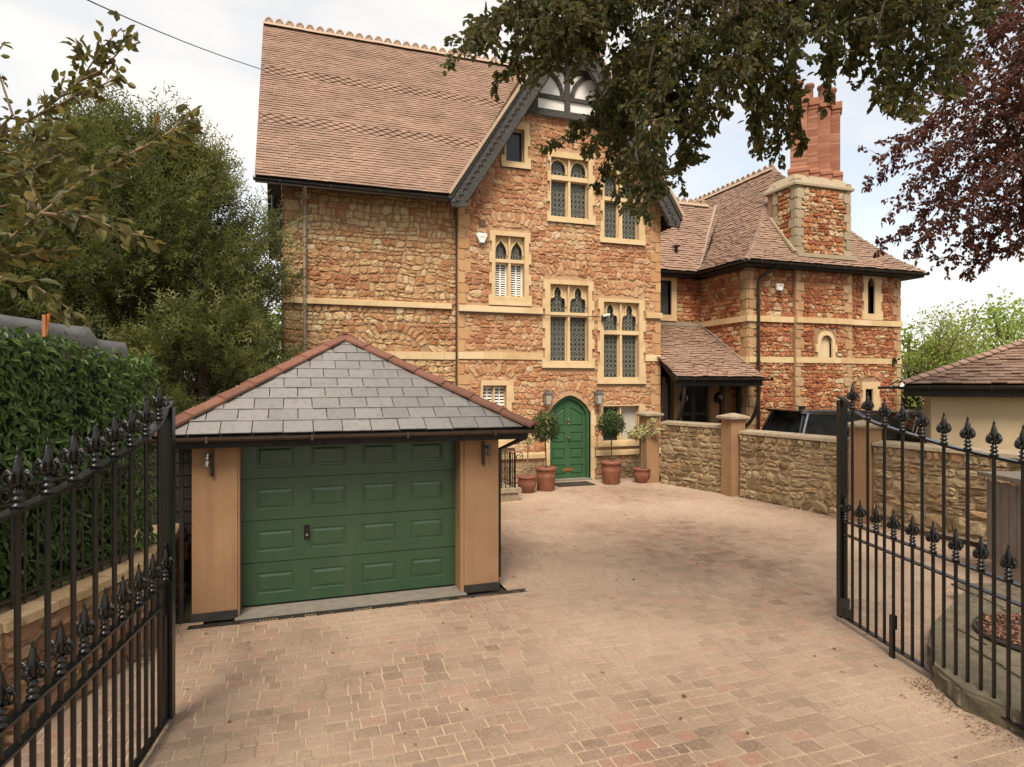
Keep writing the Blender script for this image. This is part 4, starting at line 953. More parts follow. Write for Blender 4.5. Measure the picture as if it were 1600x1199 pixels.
while qz < 6.4:
    h = U(.24,.34)
    for x, s, fr_ in ((13.25,1,FC),(19.5,-1,FC),(BAY[0],1,FCB),(BAY[1],-1,FCB)):
        wd = (.34 if i % 2 else .2)*U(.9,1.1); a, b = (x,x+wd) if s > 0 else (x-wd,x)
        its.append((cell_poly(a,b,qz,qz+h,.007,.15,.008), fr_, U(.3,1), 1)); cob.append(rect_o(a,b,qz,qz+h))
    wd = (.2 if i % 2 else .34); its.append((cell_poly(-16.2-wd,-16.2,qz,qz+h,.007,.15,.008), FB, U(.3,1), 1))
    qz += h; i += 1
def tone_r(q, sd): 
    cx = sum(p[0] for p in q)/len(q); cz = sum(p[1] for p in q)/len(q); return min(1,max(0,R.betavariate(1.5,2.4)+.35*noise.noise(Vector((cx*.8,cz*.8,sd)))))
for q in rubble(lambda z: (13.25,19.5), 0, 6.45, cob, (.10,.20), (.11,.32), .004, .035, seed=11):
    cx = sum(p[0] for p in q)/len(q); its.append((q, FCB if BAY[0] < cx < BAY[1] else FC, tone_r(q,3), 0))
for q in rubble(lambda z: (-24,-16.56), 0, 6.45, [rect_o(-24,-16.2,4.65,4.85)], (.10,.20), (.11,.32), .004, seed=12): its.append((q, FB, tone_r(q,5), 0))
for q in rubble(lambda z: (10.45,13.25), 0, 6.45, [rect_o(11.4,12.3,4.85,6.3), rect_o(10.45,13.25,4.65,4.85)], (.11,.22), (.12,.34), .004, seed=13): its.append((q, FA, tone_r(q,8), 0))
vs_ = []; voussoirs(vs_, 18.14,2.84,.42,.14,.24, FC, .13, (.3,.9)); its += [(p,f,t,0) for p,f,t in vs_]
def nband(a, b, z0, z1, fr, d, name):
    x = a
    while x < b-.01:
        e = min(b, x+U(.6,1.0)); e = b if b-e < .25 else e
        k = MB(); k.slab([(x+.002,z0),(e-.002,z0),(e-.002,z1),(x+.002,z1)], [], fr, -.02, d, U(.2,.8)); k.build(name, ASH, nb); x = e
for a, b, fr_ in ((13.15,BAY[0],FC),(BAY[0],BAY[1],FCB),(BAY[1],19.52,FC)):
    nband(a,b,4.66,4.84,fr_,.09,'string_course'); nband(a if a > 13.2 else 13.25,b if b < 19.5 else 19.5,3.40,3.58,fr_,.056,'ashlar_band')
nband(-18.6,-16.12,4.66,4.84,FB,.09,'string_course'); nband(-16.55,-16.2,3.40,3.58,FB,.056,'ashlar_band')
def nwin(sur, hole, fr, label, pane=GLASS, depth=.22):
    m = MB(); m.slab(toothed(*sur, t=.06), [hole], fr, -.2, .058, .5); w_ = m.build('window', ASH, nb); w_['label'] = label
    xs = [p[0] for p in hole]; zs = [p[1] for p in hole]
    one('pane', pane, w_, lambda m: m.slab([(min(xs)-.03,min(zs)-.03),(max(xs)+.03,min(zs)-.03),(max(xs)+.03,max(zs)+.03),(min(xs)-.03,max(zs)+.03)], [], fr, -.25, -depth+.04)); return w_
w_ = nwin((17.78,18.64,4.86,6.36), CH[0], FC, 'narrow round headed window under the eaves'); m = MB(); m.slab([(18.0,5.06),(18.31,5.06),(18.31,6.2),(18.0,6.2)], [[(18.03,5.09),(18.28,5.09),(18.28,6.17),(18.03,6.17)]], FC, -.17, -.13); m.bar(fp(FC,18.0,5.95,-.14),fp(FC,18.31,5.95,-.14),.02,.03); m.build('casement', BLACKR, w_)
nwin((17.73,18.56,1.45,2.80), CH[1], FC, 'small square headed ground floor window')
w_ = nwin((15.70,16.60,3.43,4.30), CH[2], FCB, 'blind round headed niche', ASH, .12) if 0 else None
m = MB(); oo = [(15.80,3.43),(16.50,3.43),(16.50,3.75),(16.58,3.75),(16.58,3.98),(16.50,3.98)]+head(15.80,16.50,4.0,4.42,'round')+[(15.72,3.98),(15.72,3.75),(15.80,3.75)]
m.slab(oo, [[(15.92,3.58),(16.38,3.58)]+head(15.92,16.38,4.05,4.29,'round')], FCB, -.08, .06, .6); ni = m.build('niche', ASH, nb)
one('niche_back', ASH, ni, lambda m: m.slab([(15.85,3.5),(16.45,3.5),(16.45,4.35),(15.85,4.35)], [], FCB, -.14, -.07, .8))
m = MB(); m.slab([(11.4,4.85),(12.26,4.85),(12.26,6.36),(11.4,6.36)], [AH], FA, -.2, .06, .5); wA = m.build('window', ASH, nb); wA['label'] = 'diamond leaded window in the recess'
one('pane', GLASS, wA, lambda m: m.slab([(11.6,5.02),(12.08,5.02),(12.08,6.22),(11.6,6.22)], [], FA, -.2, -.16))
def _dl(m):
    for i in range(-8,9):
        for s in (-1,1):
            x0 = 11.84+i*.075; pts = [(x, 5.6+s*(x-x0)*1.3) for x in (11.62,12.06)]
            (xa,za),(xb,zb) = pts
            def clip(x, z, X, Z):
                zc = min(6.2,max(5.05,z)); return (x+(X-x)*((zc-z)/(Z-z)) if abs(Z-z) > 1e-6 else x, zc)
            p, q = clip(xa,za,xb,zb), clip(xb,zb,xa,za)
            if 11.6 <= p[0] <= 12.08 and 11.6 <= q[0] <= 12.08: m.bar(fp(FA,p[0],p[1],-.15), fp(FA,q[0],q[1],-.15), .010, .008, up=(0,-1,0))
one('leading', LEAD, wA, _dl)
# roofs
NP = [(0,6.47),(.55,6.95),(1.3,7.85),(2.95,10.45)]
NPs = [(0,6.47),(.68,6.95),(1.6,7.85),(3.64,10.45)]
NX0, NX1, NY0, NYB = 12.78, 20.06, 15.74, 25.2; RX = 16.42; RYs = NY0+2.95
def pz(pr, h):
    for (a, za), (b, zb) in zip(pr, pr[1:]):
        if h <= b: return za+(zb-za)*(h-a)/(b-a)
    return pr[-1][1]
m = MB()
for pr in (NP,):
    for (h0, z0), (h1, z1), (g0, _), (g1, _) in zip(NP, NP[1:], NPs, NPs[1:]):
        sheet(m, [(NX0+g0,NY0+h0,z0-.03),(NX1-g0,NY0+h0,z0-.03),(NX1-g1,NY0+h1,z1-.03),(NX0+g1,NY0+h1,z1-.03)], .08)
        sheet(m, [(NX0+g0,NYB,z0-.03),(NX0+g0,NY0+h0,z0-.03),(NX0+g1,NY0+h1,z1-.03),(NX0+g1,NYB,z1-.03)], .08)
        sheet(m, [(NX1-g0,NY0+h0,z0-.03),(NX1-g0,NYB,z0-.03),(NX1-g1,NYB,z1-.03),(NX1-g1,NY0+h1,z1-.03)], .08)
AYE = 18.14
sheet(m, [(10.78,AYE,6.44),(12.9,AYE,6.44),(15.6,AYE+2.68,9.5),(10.78,AYE+2.68,9.5)], .08)
sheet(m, [(10.78,AYE+2.68,9.5),(15.6,AYE+2.68,9.5),(14.0,AYE+5.4,6.44),(10.78,AYE+5.4,6.44)], .08)
nroof = m.build('roof', TIMD, nb)
m = MB(); roof(m, (NX0,NY0-.03), (1,0), (0,1), NP, lambda h: (pzx(h), NX1-NX0-pzx(h)) , .115, .17, seed=5) if 0 else None
def hs(h):      # inset of the hips at height of h on the front slope
    z = pz(NP, h)
    for (a, za), (b, zb) in zip(NPs, NPs[1:]):
        if z <= zb: return a+(b-a)*(z-za)/(zb-za)
    return NPs[-1][0]
def hf(g):
    z = pz(NPs, g)
    for (a, za), (b, zb) in zip(NP, NP[1:]):
        if z <= zb: return a+(b-a)*(z-za)/(zb-za)
    return NP[-1][0]
roof(m, (NX0,NY0-.03), (1,0), (0,1), NP, lambda h: (hs(h), NX1-NX0-hs(h)), .12, .17, seed=5, lift=.03, jit=.01)
def vb(g):
    z = pz(NPs, g); vy = AYE+(z-6.47)/1.14 if z < 9.55 else NYB; return (hf(g), vy-NY0+.1 if z < 9.55 else NYB-NY0)
roof(m, (NX0-.03,NY0), (0,1), (1,0), NPs, vb, .12, .17, seed=6, lift=.03, jit=.01)
roof(m, (NX1+.03,NY0), (0,1), (-1,0), NPs, lambda g: (hf(g), NYB-NY0), .2, .25, seed=7)
roof(m, (10.78,AYE-.03), (1,0), (0,1), [(0,6.47),(2.68,9.52)], lambda h: (0, 2.05+h*1.08), .12, .17, seed=8, lift=.03, jit=.01)
struct(m.build('roof_tiles', TILE, nroof), 'stuff')
def hipline(sx): return [(NX0+g if sx > 0 else NX1-g, NY0+h, z+.03) for (h, z), (g, _) in zip(NP, NPs)]
for sx in (1,-1):
    P_ = hipline(sx)
    for a, b in zip(P_, P_[1:]): hip_tiles(nroof, a, b, max(2, round((Vector(b)-Vector(a)).length/.24)), TILE, wd=.12, drop=.09, lift=.015)
for i in range(22): inst(rme, 'ridge_tile', nroof, (RX, RYs+i*.302, 10.53+U(-.006,.006)), math.pi/2)
for i in range(14): inst(rme, 'ridge_tile', nroof, (10.9+i*.302, AYE+2.68, 9.6))
one('valley_lead', GPIPE, nroof, lambda m: m.bar((12.86,AYE+.05,6.55),(15.5,AYE+2.66,9.62),.10,.02))
vp = one('roof_vent', GUT, nroof, lambda m: (m.tube([(12.35,18.75,7.0),(12.35,18.7,7.42)], .055, 8), m.box(12.26,12.44,18.6,18.8,7.38,7.44)))
gutter(nb, (NX0-.02,NY0-.06,6.42), (NX1+.06,NY0-.06,6.42), GUT, .065); gutter(nb, (NX0-.06,AYE,6.42), (NX0-.06,NY0-.06,6.42), GUT, .065, hang=False); gutter(nb, (10.8,AYE-.06,6.42), (NX0,AYE-.06,6.42), GUT, .065)
one('soffit', TIMD, nb, lambda m: (m.box(NX0+.02,NX1-.02,NY0+.02,16.3,6.30,6.38), m.box(NX0+.02,13.3,16.3,18.6,6.30,6.38), m.box(10.8,13.3,AYE+.02,18.7,6.30,6.38), m.box(19.4,NX1-.02,16.3,24,6.3,6.38)))
m = MB(); m.tube([(13.95,15.68,6.36),(13.9,15.85,6.25),(13.58,16.05,6.0),(13.54,16.08,5.8),(13.54,16.08,.1)], .05, 8)
for z in (5.2,3.4): m.tube([(13.54,16.08,z-.05),(13.54,16.08,z+.05)], .062, 8)
m.build('drainpipe', GUT, nb)
# porch
PYE, PZE = 15.5, 2.95; PYT, PZT = 18.58, 4.72
m = MB(); sheet(m, [(10.24,PYE,PZE-.03),(13.24,PYE,PZE-.03),(13.24,PYT,PZT-.03),(10.44,PYT,PZT-.03)], .06); pr = m.build('porch_roof', TIMD, nb)
m = MB(); roof(m, (10.24,PYE-.03), (1,0), (0,1), [(0,PZE),(PYT-PYE,PZT)], lambda h: (0 if h < 1.05 else .2, 2.99), .115, .17, seed=9, lift=.03, jit=.012); struct(m.build('porch_tiles', TILE, pr), 'stuff')
one('flashing', GPIPE, pr, lambda m: m.bar((13.2,16.15,PZE+.42),(13.2,PYT,PZT+.08),.09,.02)); one('top_flashing', GPIPE, pr, lambda m: m.box(10.5,13.2,18.42,18.6,PZT-.04,PZT+.06))
gutter(pr, (10.2,PYE-.06,PZE-.06), (13.5,PYE-.06,PZE-.06), GUT, .055)
one('porch_beam', TIMD, nb, lambda m: (m.box(10.3,13.24,PYE+.05,PYE+.17,PZE-.27,PZE-.10), m.bar((10.3,PYE+.1,PZE-.12),(10.42,16.6,PZE+.5),.06,.14)))
def brace(x): 
    m = MB(); c = (PYE+.12, PZE-.25)
    pts = [(x,16.5-.95*math.sin(a)*1.0, 1.35+1.3*(1-math.cos(a))) for a in [i*math.pi/16 for i in range(9)]]
    for a, b in zip(pts, pts[1:]): m.bar(a, b, .07, .07)
    m.box(x-.05,x+.05,16.45,16.55,1.0,2.75); m.build('porch_brace', TIMD, nb)
brace(10.52); brace(13.12)
FP = frX(16.95)
one('porch_pier', REND, nb, lambda m: m.slab([(11.11,0),(11.38,0),(11.38,2.95),(11.11,2.95)], [], FP, -.3, 0)); one('porch_pier', REND, nb, lambda m: m.slab([(12.44,0),(12.76,0),(12.76,2.95),(12.44,2.95)], [], FP, -.3, 0)); one('porch_pier', REND, nb, lambda m: m.slab([(12.98,0),(13.24,0),(13.24,2.95),(12.98,2.95)], [], FP, -.3, 0)); one('porch_pier', REND, nb, lambda m: m.slab([(10.70,0),(10.80,0),(10.80,2.95),(10.70,2.95)], [], FP, -.3, 0))
one('dark_side_light', GLASS, nb, lambda m: (m.slab([(10.42,0),(10.70,0),(10.70,2.9),(10.42,2.9)], [], FP, -.3, -.2), m.slab([(10.80,0),(11.11,0),(11.11,2.9),(10.80,2.9)], [], FP, -.3, -.2), m.slab([(12.76,0),(12.98,0),(12.98,2.9),(12.76,2.9)], [], FP, -.3, -.2)))
pd = one('porch_door', BLACKR, nb, lambda m: m.slab([(11.38,0),(12.44,0),(12.44,2.9),(11.38,2.9)], [], FP, -.25, -.15))
for a, b in ((11.42,11.88),(11.94,12.40)):
    for z0, z1 in ((.2,.95),(1.15,1.75),(1.85,2.55)): one('door_panel', BLACK, pd, lambda m: m.slab([(a+.05,z0),(b-.05,z0),(b-.05,z1),(a+.05,z1)], [], FP, -.15, -.13))
one('letter_plate', BRASS, pd, lambda m: m.slab([(11.78,1.02),(12.04,1.02),(12.04,1.12),(11.78,1.12)], [], FP, -.15, -.12))
for x, lb_ in ((11.36,'black round lantern on the porch pier left of the dark double door'),(12.62,'black round lantern on the porch pier right of the dark double door')):
    t = thing('porch_lantern', lb_, 'lantern', (x,16.9,2.3), 'porch lanterns'); one('case', BLACK, t, lambda m: m.lathe((x,16.83,2.3), [(.03,-.18),(.10,-.1),(.12,0),(.10,.1),(.03,.18)], 10)); one('glass', LAMPG, t, lambda m: m.lathe((x+.07,16.76,2.3), [(.02,-.07),(.04,0),(.02,.08)], 8))
# chimney
chim = one('chimney_breast', MORTR, nb, lambda m: m.box(15.02,17.20,16.12,17.4,6.4,9.0))
ci = []; co = []; fc = frX(16.11); fcl = frS(15.0); qz = 6.45; i = 0
while qz < 8.95:
    h = U(.26,.36)
    for x, s in ((15.0,1),(17.22,-1)):
        wd = (.30 if i % 2 else .2); a, b = (x,x+wd) if s > 0 else (x-wd,x); ci.append((cell_poly(a,b,qz,qz+h,.004,.08,.004), fc, U(.2,.9), 1)); co.append(rect_o(a,b,qz,qz+h))
    wd = (.2 if i % 2 else .3); ci.append((cell_poly(-16.1-wd,-16.1,qz,qz+h,.004,.08,.004), fcl, U(.2,.9), 1)); ci.append((cell_poly(-17.1,-16.95+(.05 if i%2 else 0),qz,qz+h,.004,.08,.004), fcl, U(.2,.9), 1)); qz += h; i += 1
for q in rubble(lambda z: (15.0,17.22), 6.45, 8.95, co, (.12,.22), (.12,.30), .008, seed=21): ci.append((q, fc, min(1,R.betavariate(1.8,1.4)), 0))
for q in rubble(lambda z: (-16.9,-16.35), 6.45, 8.95, [], (.12,.22), (.12,.30), .008, seed=22): ci.append((q, fcl, R.random(), 0))
cash = M('weathered_ashlar', [(.24,.19,.125),(.32,.255,.17),(.38,.31,.21)], .9, nscale=5, nmix=.6, bump=.25, bscale=40)
k0 = len(its); its += [(a,b,c,d+2) for a,b,c,d in ci]
place_stones(nb, its, [RUBR, M('corner_stone_red_house', [(.34,.17,.08),(.41,.25,.125),(.45,.32,.18)], .9, nscale=6, nmix=.6, bump=.35, bscale=40, stain=[(7,(.25,.14,.07),.45,.75,.6)]), RUBR, cash], 300, d=(.025,.05))
one('chimney_apron', cash, nb, lambda m: (m.box(14.93,17.3,15.92,16.13,6.72,6.84), m.bar((14.95,16.1,6.9),(14.95,17.2,8.2),.12,.08)))
def _cope(m):
    m.box(14.90,17.30,16.02,17.5,9.0,9.07,.6); a = [(14.90,16.02),(17.30,16.02),(17.30,17.5),(14.90,17.5)]; b = [(15.15,16.32),(17.06,16.32),(17.06,17.25),(15.15,17.25)]
    m.add([(x,y,9.07) for x, y in a]+[(x,y,9.42) for x, y in b], [(i,(i+1)%4,4+(i+1)%4,4+i) for i in range(4)]+[(4,5,6,7)], .5)
one('chimney_shoulder', cash, nb, _cope)
for k, x in enumerate((15.62,16.10,16.58,17.04)):
    s = 4; y_ = 16.70-(.0 if k % 2 else .05); r_ = .345
    stk = one('chimney_shaft', BRICK, nb, lambda m: m.lathe((x,y_,9.2), [(r_+.08,0),(r_+.08,.34),(r_+.12,.36),(r_+.12,.46),(r_+.03,.50),(r_,.55),(r_,2.45),(r_+.03,2.47),(r_+.03,2.55),(r_+.09,2.58),(r_+.09,2.80)], 4, .5, a0=0))
    def crs(m):
        z = 9.8
        while z < 11.6:
            m.lathe((x,y_,z), [(r_+.002,0),(r_+.005,.005),(r_+.005,.058),(r_+.002,.063)], 4, U(.1,.9), a0=0); z += .075
    struct(one('brick_course', BRICK, stk, crs), 'stuff')
    one('chimney_pot', TERRA, nb, lambda m: m.lathe((x,y_,11.98), [(.15,0),(.13,.1),(.12,.45),(.16,.50),(.16,.56),(.13,.60)], 12, .5), smooth=True)
alarm(14.36, 5.75, 16.14, 'white alarm box with grey lettering under the neighbour house eaves', True)
camera(19.1, 16.02, 3.55, 'security camera at the right corner of the red neighbour house', -1)
# distant chimney pots beyond the ridge
t = thing('far_chimney', 'distant orange chimney pots beyond the neighbour roof ridge', 'chimney', (17.4,30,9)); one('stack', BRICK, t, lambda m: m.box(16.6,18.3,30,30.9,6,13.0))
for x in (16.75,17.2,17.65,18.1): one('pot', TERRA, t, lambda m: m.lathe((x,30.4,13.0), [(.17,0),(.14,.5),(.18,.58),(.15,.62)], 10))
# ================================================================ GATES
def finial_mesh(nm):
    m = MB()
    m.lathe((0,0,0), [(.026,0),(.032,.008),(.032,.018),(.020,.024),(.020,.034),(.030,.040),(.030,.050),(.019,.057),(.019,.066),(.027,.072),(.027,.080),(.016,.088),(.016,.10)], 8)
    m.lathe((0,0,0), [(.016,.10),(.030,.125),(.036,.150),(.034,.180),(.024,.220),(.014,.250),(.008,.262),(.014,.270),(.006,.284),(.001,.302)], 8, sy=.7)
    for s in (-1,1):
        for ax in (Vector((1,0,0)), Vector((0,1,0))):
            pts = [Vector((0,0,.108))+ax*s*(.036+.028*math.sin(a)*1.0)+Vector((0,0,.03-.030*math.cos(a))) for a in [j*math.pi/5 for j in range(11)]]
            m.tube(pts, .0095, 5)
            m.tube([Vector((0,0,.10)), ax*s*.016+Vector((0,0,.155)), ax*s*.044+Vector((0,0,.182)), ax*s*.056+Vector((0,0,.165)), ax*s*.050+Vector((0,0,.15))], .009, 5)
    for s in (-1,1): m.tube([Vector((0,s*.012,.10)), Vector((0,s*.034,.125)), Vector((0,s*.036,.15)), Vector((0,s*.015,.17))], .009, 5)
    return m.mesh(nm, BLACK, (0,0,0), True)
FIN = finial_mesh('finial')
def ztop(s):
    T = [(0,2.60),(.09,2.56),(.25,2.455),(.49,2.365),(.81,2.305),(1.12,2.265),(1.39,2.23),(1.67,2.19),(1.96,2.165),(2.24,2.145),(2.75,2.12)]
    for (a, za), (b, zb) in zip(T, T[1:]):
        if s <= b: return za+(zb-za)*(s-a)/(b-a)
    return 2.12
def gate(name, label, A, B, L_=2.72, bolt=None):
    A, B = Vector((*C(*A),0)), Vector((*C(*B),0)); d = (B-A).normalized(); n_ = Vector((-d.y,d.x,0)); yaw = math.atan2(d.y,d.x)
    t = thing(name, label, 'gate', tuple(A+d*L_/2))
    P = lambda s, z: A+d*s+Vector((0,0,z))
    one('stile', BLACK, t, lambda m: m.bar(P(.045,.07),P(.045,2.56),.075,.09,up=n_)); one('stile', BLACK, t, lambda m: m.bar(P(L_,.07),P(L_,2.16),.075,.075,up=n_))
    def top(m):
        ss = [0,.06,.12,.2,.3,.42,.58,.75,.95,1.15,1.4,1.7,2.0,2.35,L_]
        for s0, s1 in zip(ss, ss[1:]): m.bar(P(s0,ztop(s0)),P(s1+.004,ztop(s1)),.060,.022)
    one('top_rail', BLACK, t, top)
    for z in (.085,1.03,1.18): one('rail', BLACK, t, lambda m: m.bar(P(.09,z),P(L_-.03,z),.055,.016))
    s = .245; bars = {}
    def bar_mesh(h, nm):
        k = round(h,2)
        m = MB(); m.tube([(0,0,0),(0,0,h)], .0155, 8); return m.mesh(nm, BLACK, (0,0,0))
    bd = bar_mesh(1.18-.085, 'dog_bar'); i = 0
    while s < L_-.08:
        h = ztop(s)-.085; b = inst(bar_mesh(h,'bar'), 'bar', t, P(s,.085)); f = inst(FIN, 'finial', t, P(s,ztop(s)+.008), yaw)
        s2 = s-.14+.28*0
        inst(bd, 'dog_bar', t, P(s-.135,.085)); inst(FIN, 'finial', t, P(s-.135,1.188), yaw)
        s += .277
    if bolt:
        one('drop_bolt', BLACK, t, lambda m: (m.bar(P(bolt,-.01)-n_*.04,P(bolt,.40)-n_*.04,.055,.03,up=n_), m.bar(P(bolt+.03,.30)-n_*.05,P(bolt+.03,.44)-n_*.05,.05,.05,up=n_)))
        one('latch', BLACKR, t, lambda m: (m.bar(P(.10,.10),P(.10,.30),.09,.05), m.bar(P(.16,.10),P(.16,.20),.06,.05)))
    else:
        one('drop_bolt', BLACKR, t, lambda m: m.bar(P(-.02,.0)-n_*.03,P(-.02,1.3)-n_*.03,.035,.025,up=n_)); one('lock_plate', BLACK, t, lambda m: m.bar(P(.13,.93),P(.13,1.20),.05,.13,up=n_))
    return t
gate('driveway_gate', 'left leaf of the open black iron gate, before the low wall and ivy screen', (-2.77,5.18), (-2.32,2.9))
gate('driveway_gate', 'right leaf of the open black iron gate, standing before the boundary wall', (3.79,7.4), (3.95,4.94), bolt=.98)
for (c_, lb_) in (((-2.20,2.28),'square black iron gate post at the hinge of the left gate leaf'),((3.99,4.52),'square black iron gate post at the hinge of the right gate leaf')):
    x, y_ = C(*c_); g = one('gate_post', BLACK, None, lambda m: (m.box(x-.07,x+.07,y_-.07,y_+.07,-.05,2.35), m.lathe((x,y_,2.35), [(.12,0),(.12,.03),(.02,.09)], 4, a0=math.pi/4))); tag(g, lb_, 'gate post')
# ================================================================ LEFT SIDE: low wall, railing, ivy screen, board fence
lw = thing('low_stone_wall', 'low reddish stone wall with flat worn coping behind the left gate', 'wall', (*LOWP[1],0)); li = []
for k, (a, b) in enumerate(zip(LOWP, LOWP[1:])):
    a, b = Vector((*a,0)), Vector((*b,0)); d = b-a; L_ = d.length; d.normalize(); n_ = Vector((d.y,-d.x,0)); fr = (tuple(a), tuple(d), tuple(n_)); zt_ = .95
    m = MB(); m.slab([(0,0),(L_,0),(L_,zt_-.07),(0,zt_-.07)], [], fr, -.45, 0); m.build('wall_core', MORTG, lw)
    for q in rubble(lambda z: (0,L_), 0, zt_-.08, [], (.16,.3), (.2,.5), .010, .03, seed=31+k): li.append((q, fr, R.random(), 0))
    x = 0
    while x < L_-.01:
        e = min(L_, x+U(.35,.7)); m = MB(); o = .05+U(-.02,.02)
        pts = [(x+.005,-.45),(e-.005,-.45),(e-.005,o+U(-.01,.01)),((x+e)/2,o+U(-.015,.02)),(x+.005,o)]
        vs = [a+d*p+n_*q+Vector((0,0,zt_-.07)) for p, q in pts]+[a+d*p+n_*(q-.01)+Vector((0,0,zt_+U(-.008,.008))) for p, q in pts]
        m.add(vs, [(4,3,2,1,0),(5,6,7,8,9)]+[(i,(i+1)%5,5+(i+1)%5,5+i) for i in range(5)], R.random()); m.build('coping_stone', LOWCP, lw); x = e
li = [(q[::-1] if fr[1][0]*fr[2][1]-fr[1][1]*fr[2][0] > 0 else q, fr, t, mi) for q, fr, t, mi in li]
place_stones(lw, li, [LOWST], 260, d=(.03,.06))
# railing along the low wall
ra = thing('iron_railing', 'black spiked iron railing standing on the low wall in front of the ivy screen', 'railing', (*C(-4.0,5),.95))
RA = [C(-4.20,1.4), C(-4.02,4.8), C(-3.92,6.55)]; bm_ = MB(); bm_.tube([(0,0,0),(0,0,1.10)], .010, 6); rbar = bm_.mesh('railing_bar', BLACKR, (0,0,0)); FS = finial_mesh('railing_finial'); 
for k, (a, b) in enumerate(zip(RA, RA[1:])):
    a, b = Vector((*a,0)), Vector((*b,0)); L_ = (b-a).length; d = (b-a)/L_; up_ = Vector((0,0,1)); zt_ = 2.10 if k == 0 else 1.92
    one('rail', BLACKR, ra, lambda m: m.bar(a+up_*zt_,b+up_*zt_,.045,.02)); one('rail', BLACKR, ra, lambda m: m.bar(a+up_*1.03,b+up_*1.03,.045,.016)); one('rail', BLACKR, ra, lambda m: m.bar(a+up_*(zt_-.13),b+up_*(zt_-.13),.04,.012))
    s = .06
    while s < L_:
        p = a+d*s; inst(rbar, 'railing_bar', ra, (p.x,p.y,.95)) if k == 0 else inst(rbar, 'railing_bar', ra, (p.x,p.y,.85))
        if k == 0: inst(FS, 'finial', ra, (p.x,p.y,zt_+.005), math.atan2(d.y,d.x))
        q = p+d*.065; one('ring', BLACKR, ra, lambda m: m.tube([q+up_*(zt_-.065)+d*.05*math.cos(t)+up_*.05*math.sin(t) for t in [i*math.pi/4 for i in range(9)]], .007, 4, cap=False))
        s += .13
# ivy screen
sc_t = thing('ivy_screen', 'dense artificial ivy leaf screen hanging above the low wall on the left', 'hedge', (*C(-4.3,5),.95))
IA, IB = Vector((*C(-4.33,1.6),0)), Vector((*C(-4.12,7.15),0)); ID = (IB-IA); IL = ID.length; ID.normalize(); IN = Vector((ID.y,-ID.x,0))
def itop(s): return 3.36-.055*s+.04*math.sin(s*2.1)
one('backing', M('screen_mesh', [(.006,.012,.006),(.012,.02,.01)], .9, False), sc_t, lambda m: [m.bar(IA+ID*s+Vector((0,0,.5))-IN*.06, IA+ID*s+Vector((0,0,itop(s)-.12))-IN*.06, .5, .05, up=tuple(IN)) for s in [i*.48+.25 for i in range(int((IL-.2)/.48))]])
lv = []
for i in range(11500):
    s = U(-.05,IL+.05); z = U(.95, itop(s)+.03); 
    dd = .05+.05*noise.noise(Vector((s*2.2,z*2.2,4)))+U(0,.07)
    p = IA+ID*s+IN*dd+Vector((0,0,z)); dr_ = Vector((0,0,-1))*U(.3,1.1)+rv()*.75+IN*.22
    lv.append((p, dr_, IN+rv()*.5, U(.045,.12), U(.020,.044), min(1,max(0,U(.15,.6)+(.4 if R.random() < .03 else 0)))))
split_leaves(lv, LIVY, sc_t, 250, rest='ivy_leaves')
tf = thing('tarp_covered_fence', 'reed fence with grey tarpaulin folded over its top behind the ivy screen', 'fence', (*C(-4.7,6),0))
TA = [Vector((*C(-4.75,2.2),0)), Vector((*C(-4.55,5.3),0)), Vector((*C(-4.38,7.2),0))]
def tz(s): return 3.50-.05*s
for k, (a, b) in enumerate(zip(TA, TA[1:])):
    one('reed_panel', REED, tf, lambda m: m.bar((a+b)/2+Vector((0,0,.0)),(a+b)/2+Vector((0,0,3.2)),(b-a).length,.04,up=tuple((b-a).normalized().cross(Vector((0,0,1))))))
def _tarp(m):
    P0 = TA; pts = []; n_ = 46
    tot = (TA[1]-TA[0]).length+(TA[2]-TA[1]).length
    rows = []
    for i in range(n_+1):
        s = tot*i/n_; l1 = (TA[1]-TA[0]).length; p = TA[0].lerp(TA[1], s/l1) if s < l1 else TA[1].lerp(TA[2], (s-l1)/(tot-l1)); d = (TA[1]-TA[0]).normalized(); nn = Vector((d.y,-d.x,0)); z = 3.46-.03*s-(.10 if s > tot-.5 else 0)
        w_ = noise.noise(Vector((s*2.6,0,0)))*.035; w2 = noise.noise(Vector((s*8.1,5,0)))*.03
        rows.append([p+nn*(.06+w2)+Vector((0,0,z-.22+w_)), p+nn*(.07+w_*.5)+Vector((0,0,z-.10+w2)), p+nn*.03+Vector((0,0,z+w_*.5)), p-nn*.08+Vector((0,0,z-.02)), p-nn*.15+Vector((0,0,z-.3))])
    vs = [v for r in rows for v in r]; m.add(vs, [(i*5+j,(i+1)*5+j,(i+1)*5+j+1,i*5+j+1) for i in range(n_) for j in range(4)])
one('tarpaulin', TARP, tf, _tarp, smooth=True)
p_ = at(69,500,4.95); one('orange_tie', M('orange_cord', [(.35,.12,.04),(.5,.2,.08)], .7, False), tf, lambda m: (m.bar(p_+Vector((0,0,-.13)),p_+Vector((0,0,.04)),.022,.02), m.bar(p_+Vector((.01,0,-.12)),p_+Vector((.025,.02,.05)),.018,.014)))
bf = thing('board_fence', 'dark horizontal board fence closing the gap left of the garage', 'fence', (-2.4,9.2,0))
for i in range(14): one('board', TIMD, bf, lambda m: m.obox((-2.6,9.2+U(-.004,.004),.10+.155*i), (1.5,0,0), (0,.012,.004), (0,.006,.072)))
for x in (-3.9,-2.5,-1.2): one('fence_post', TIMD, bf, lambda m: m.box(x-.04,x+.04,9.215,9.30,0,2.26))
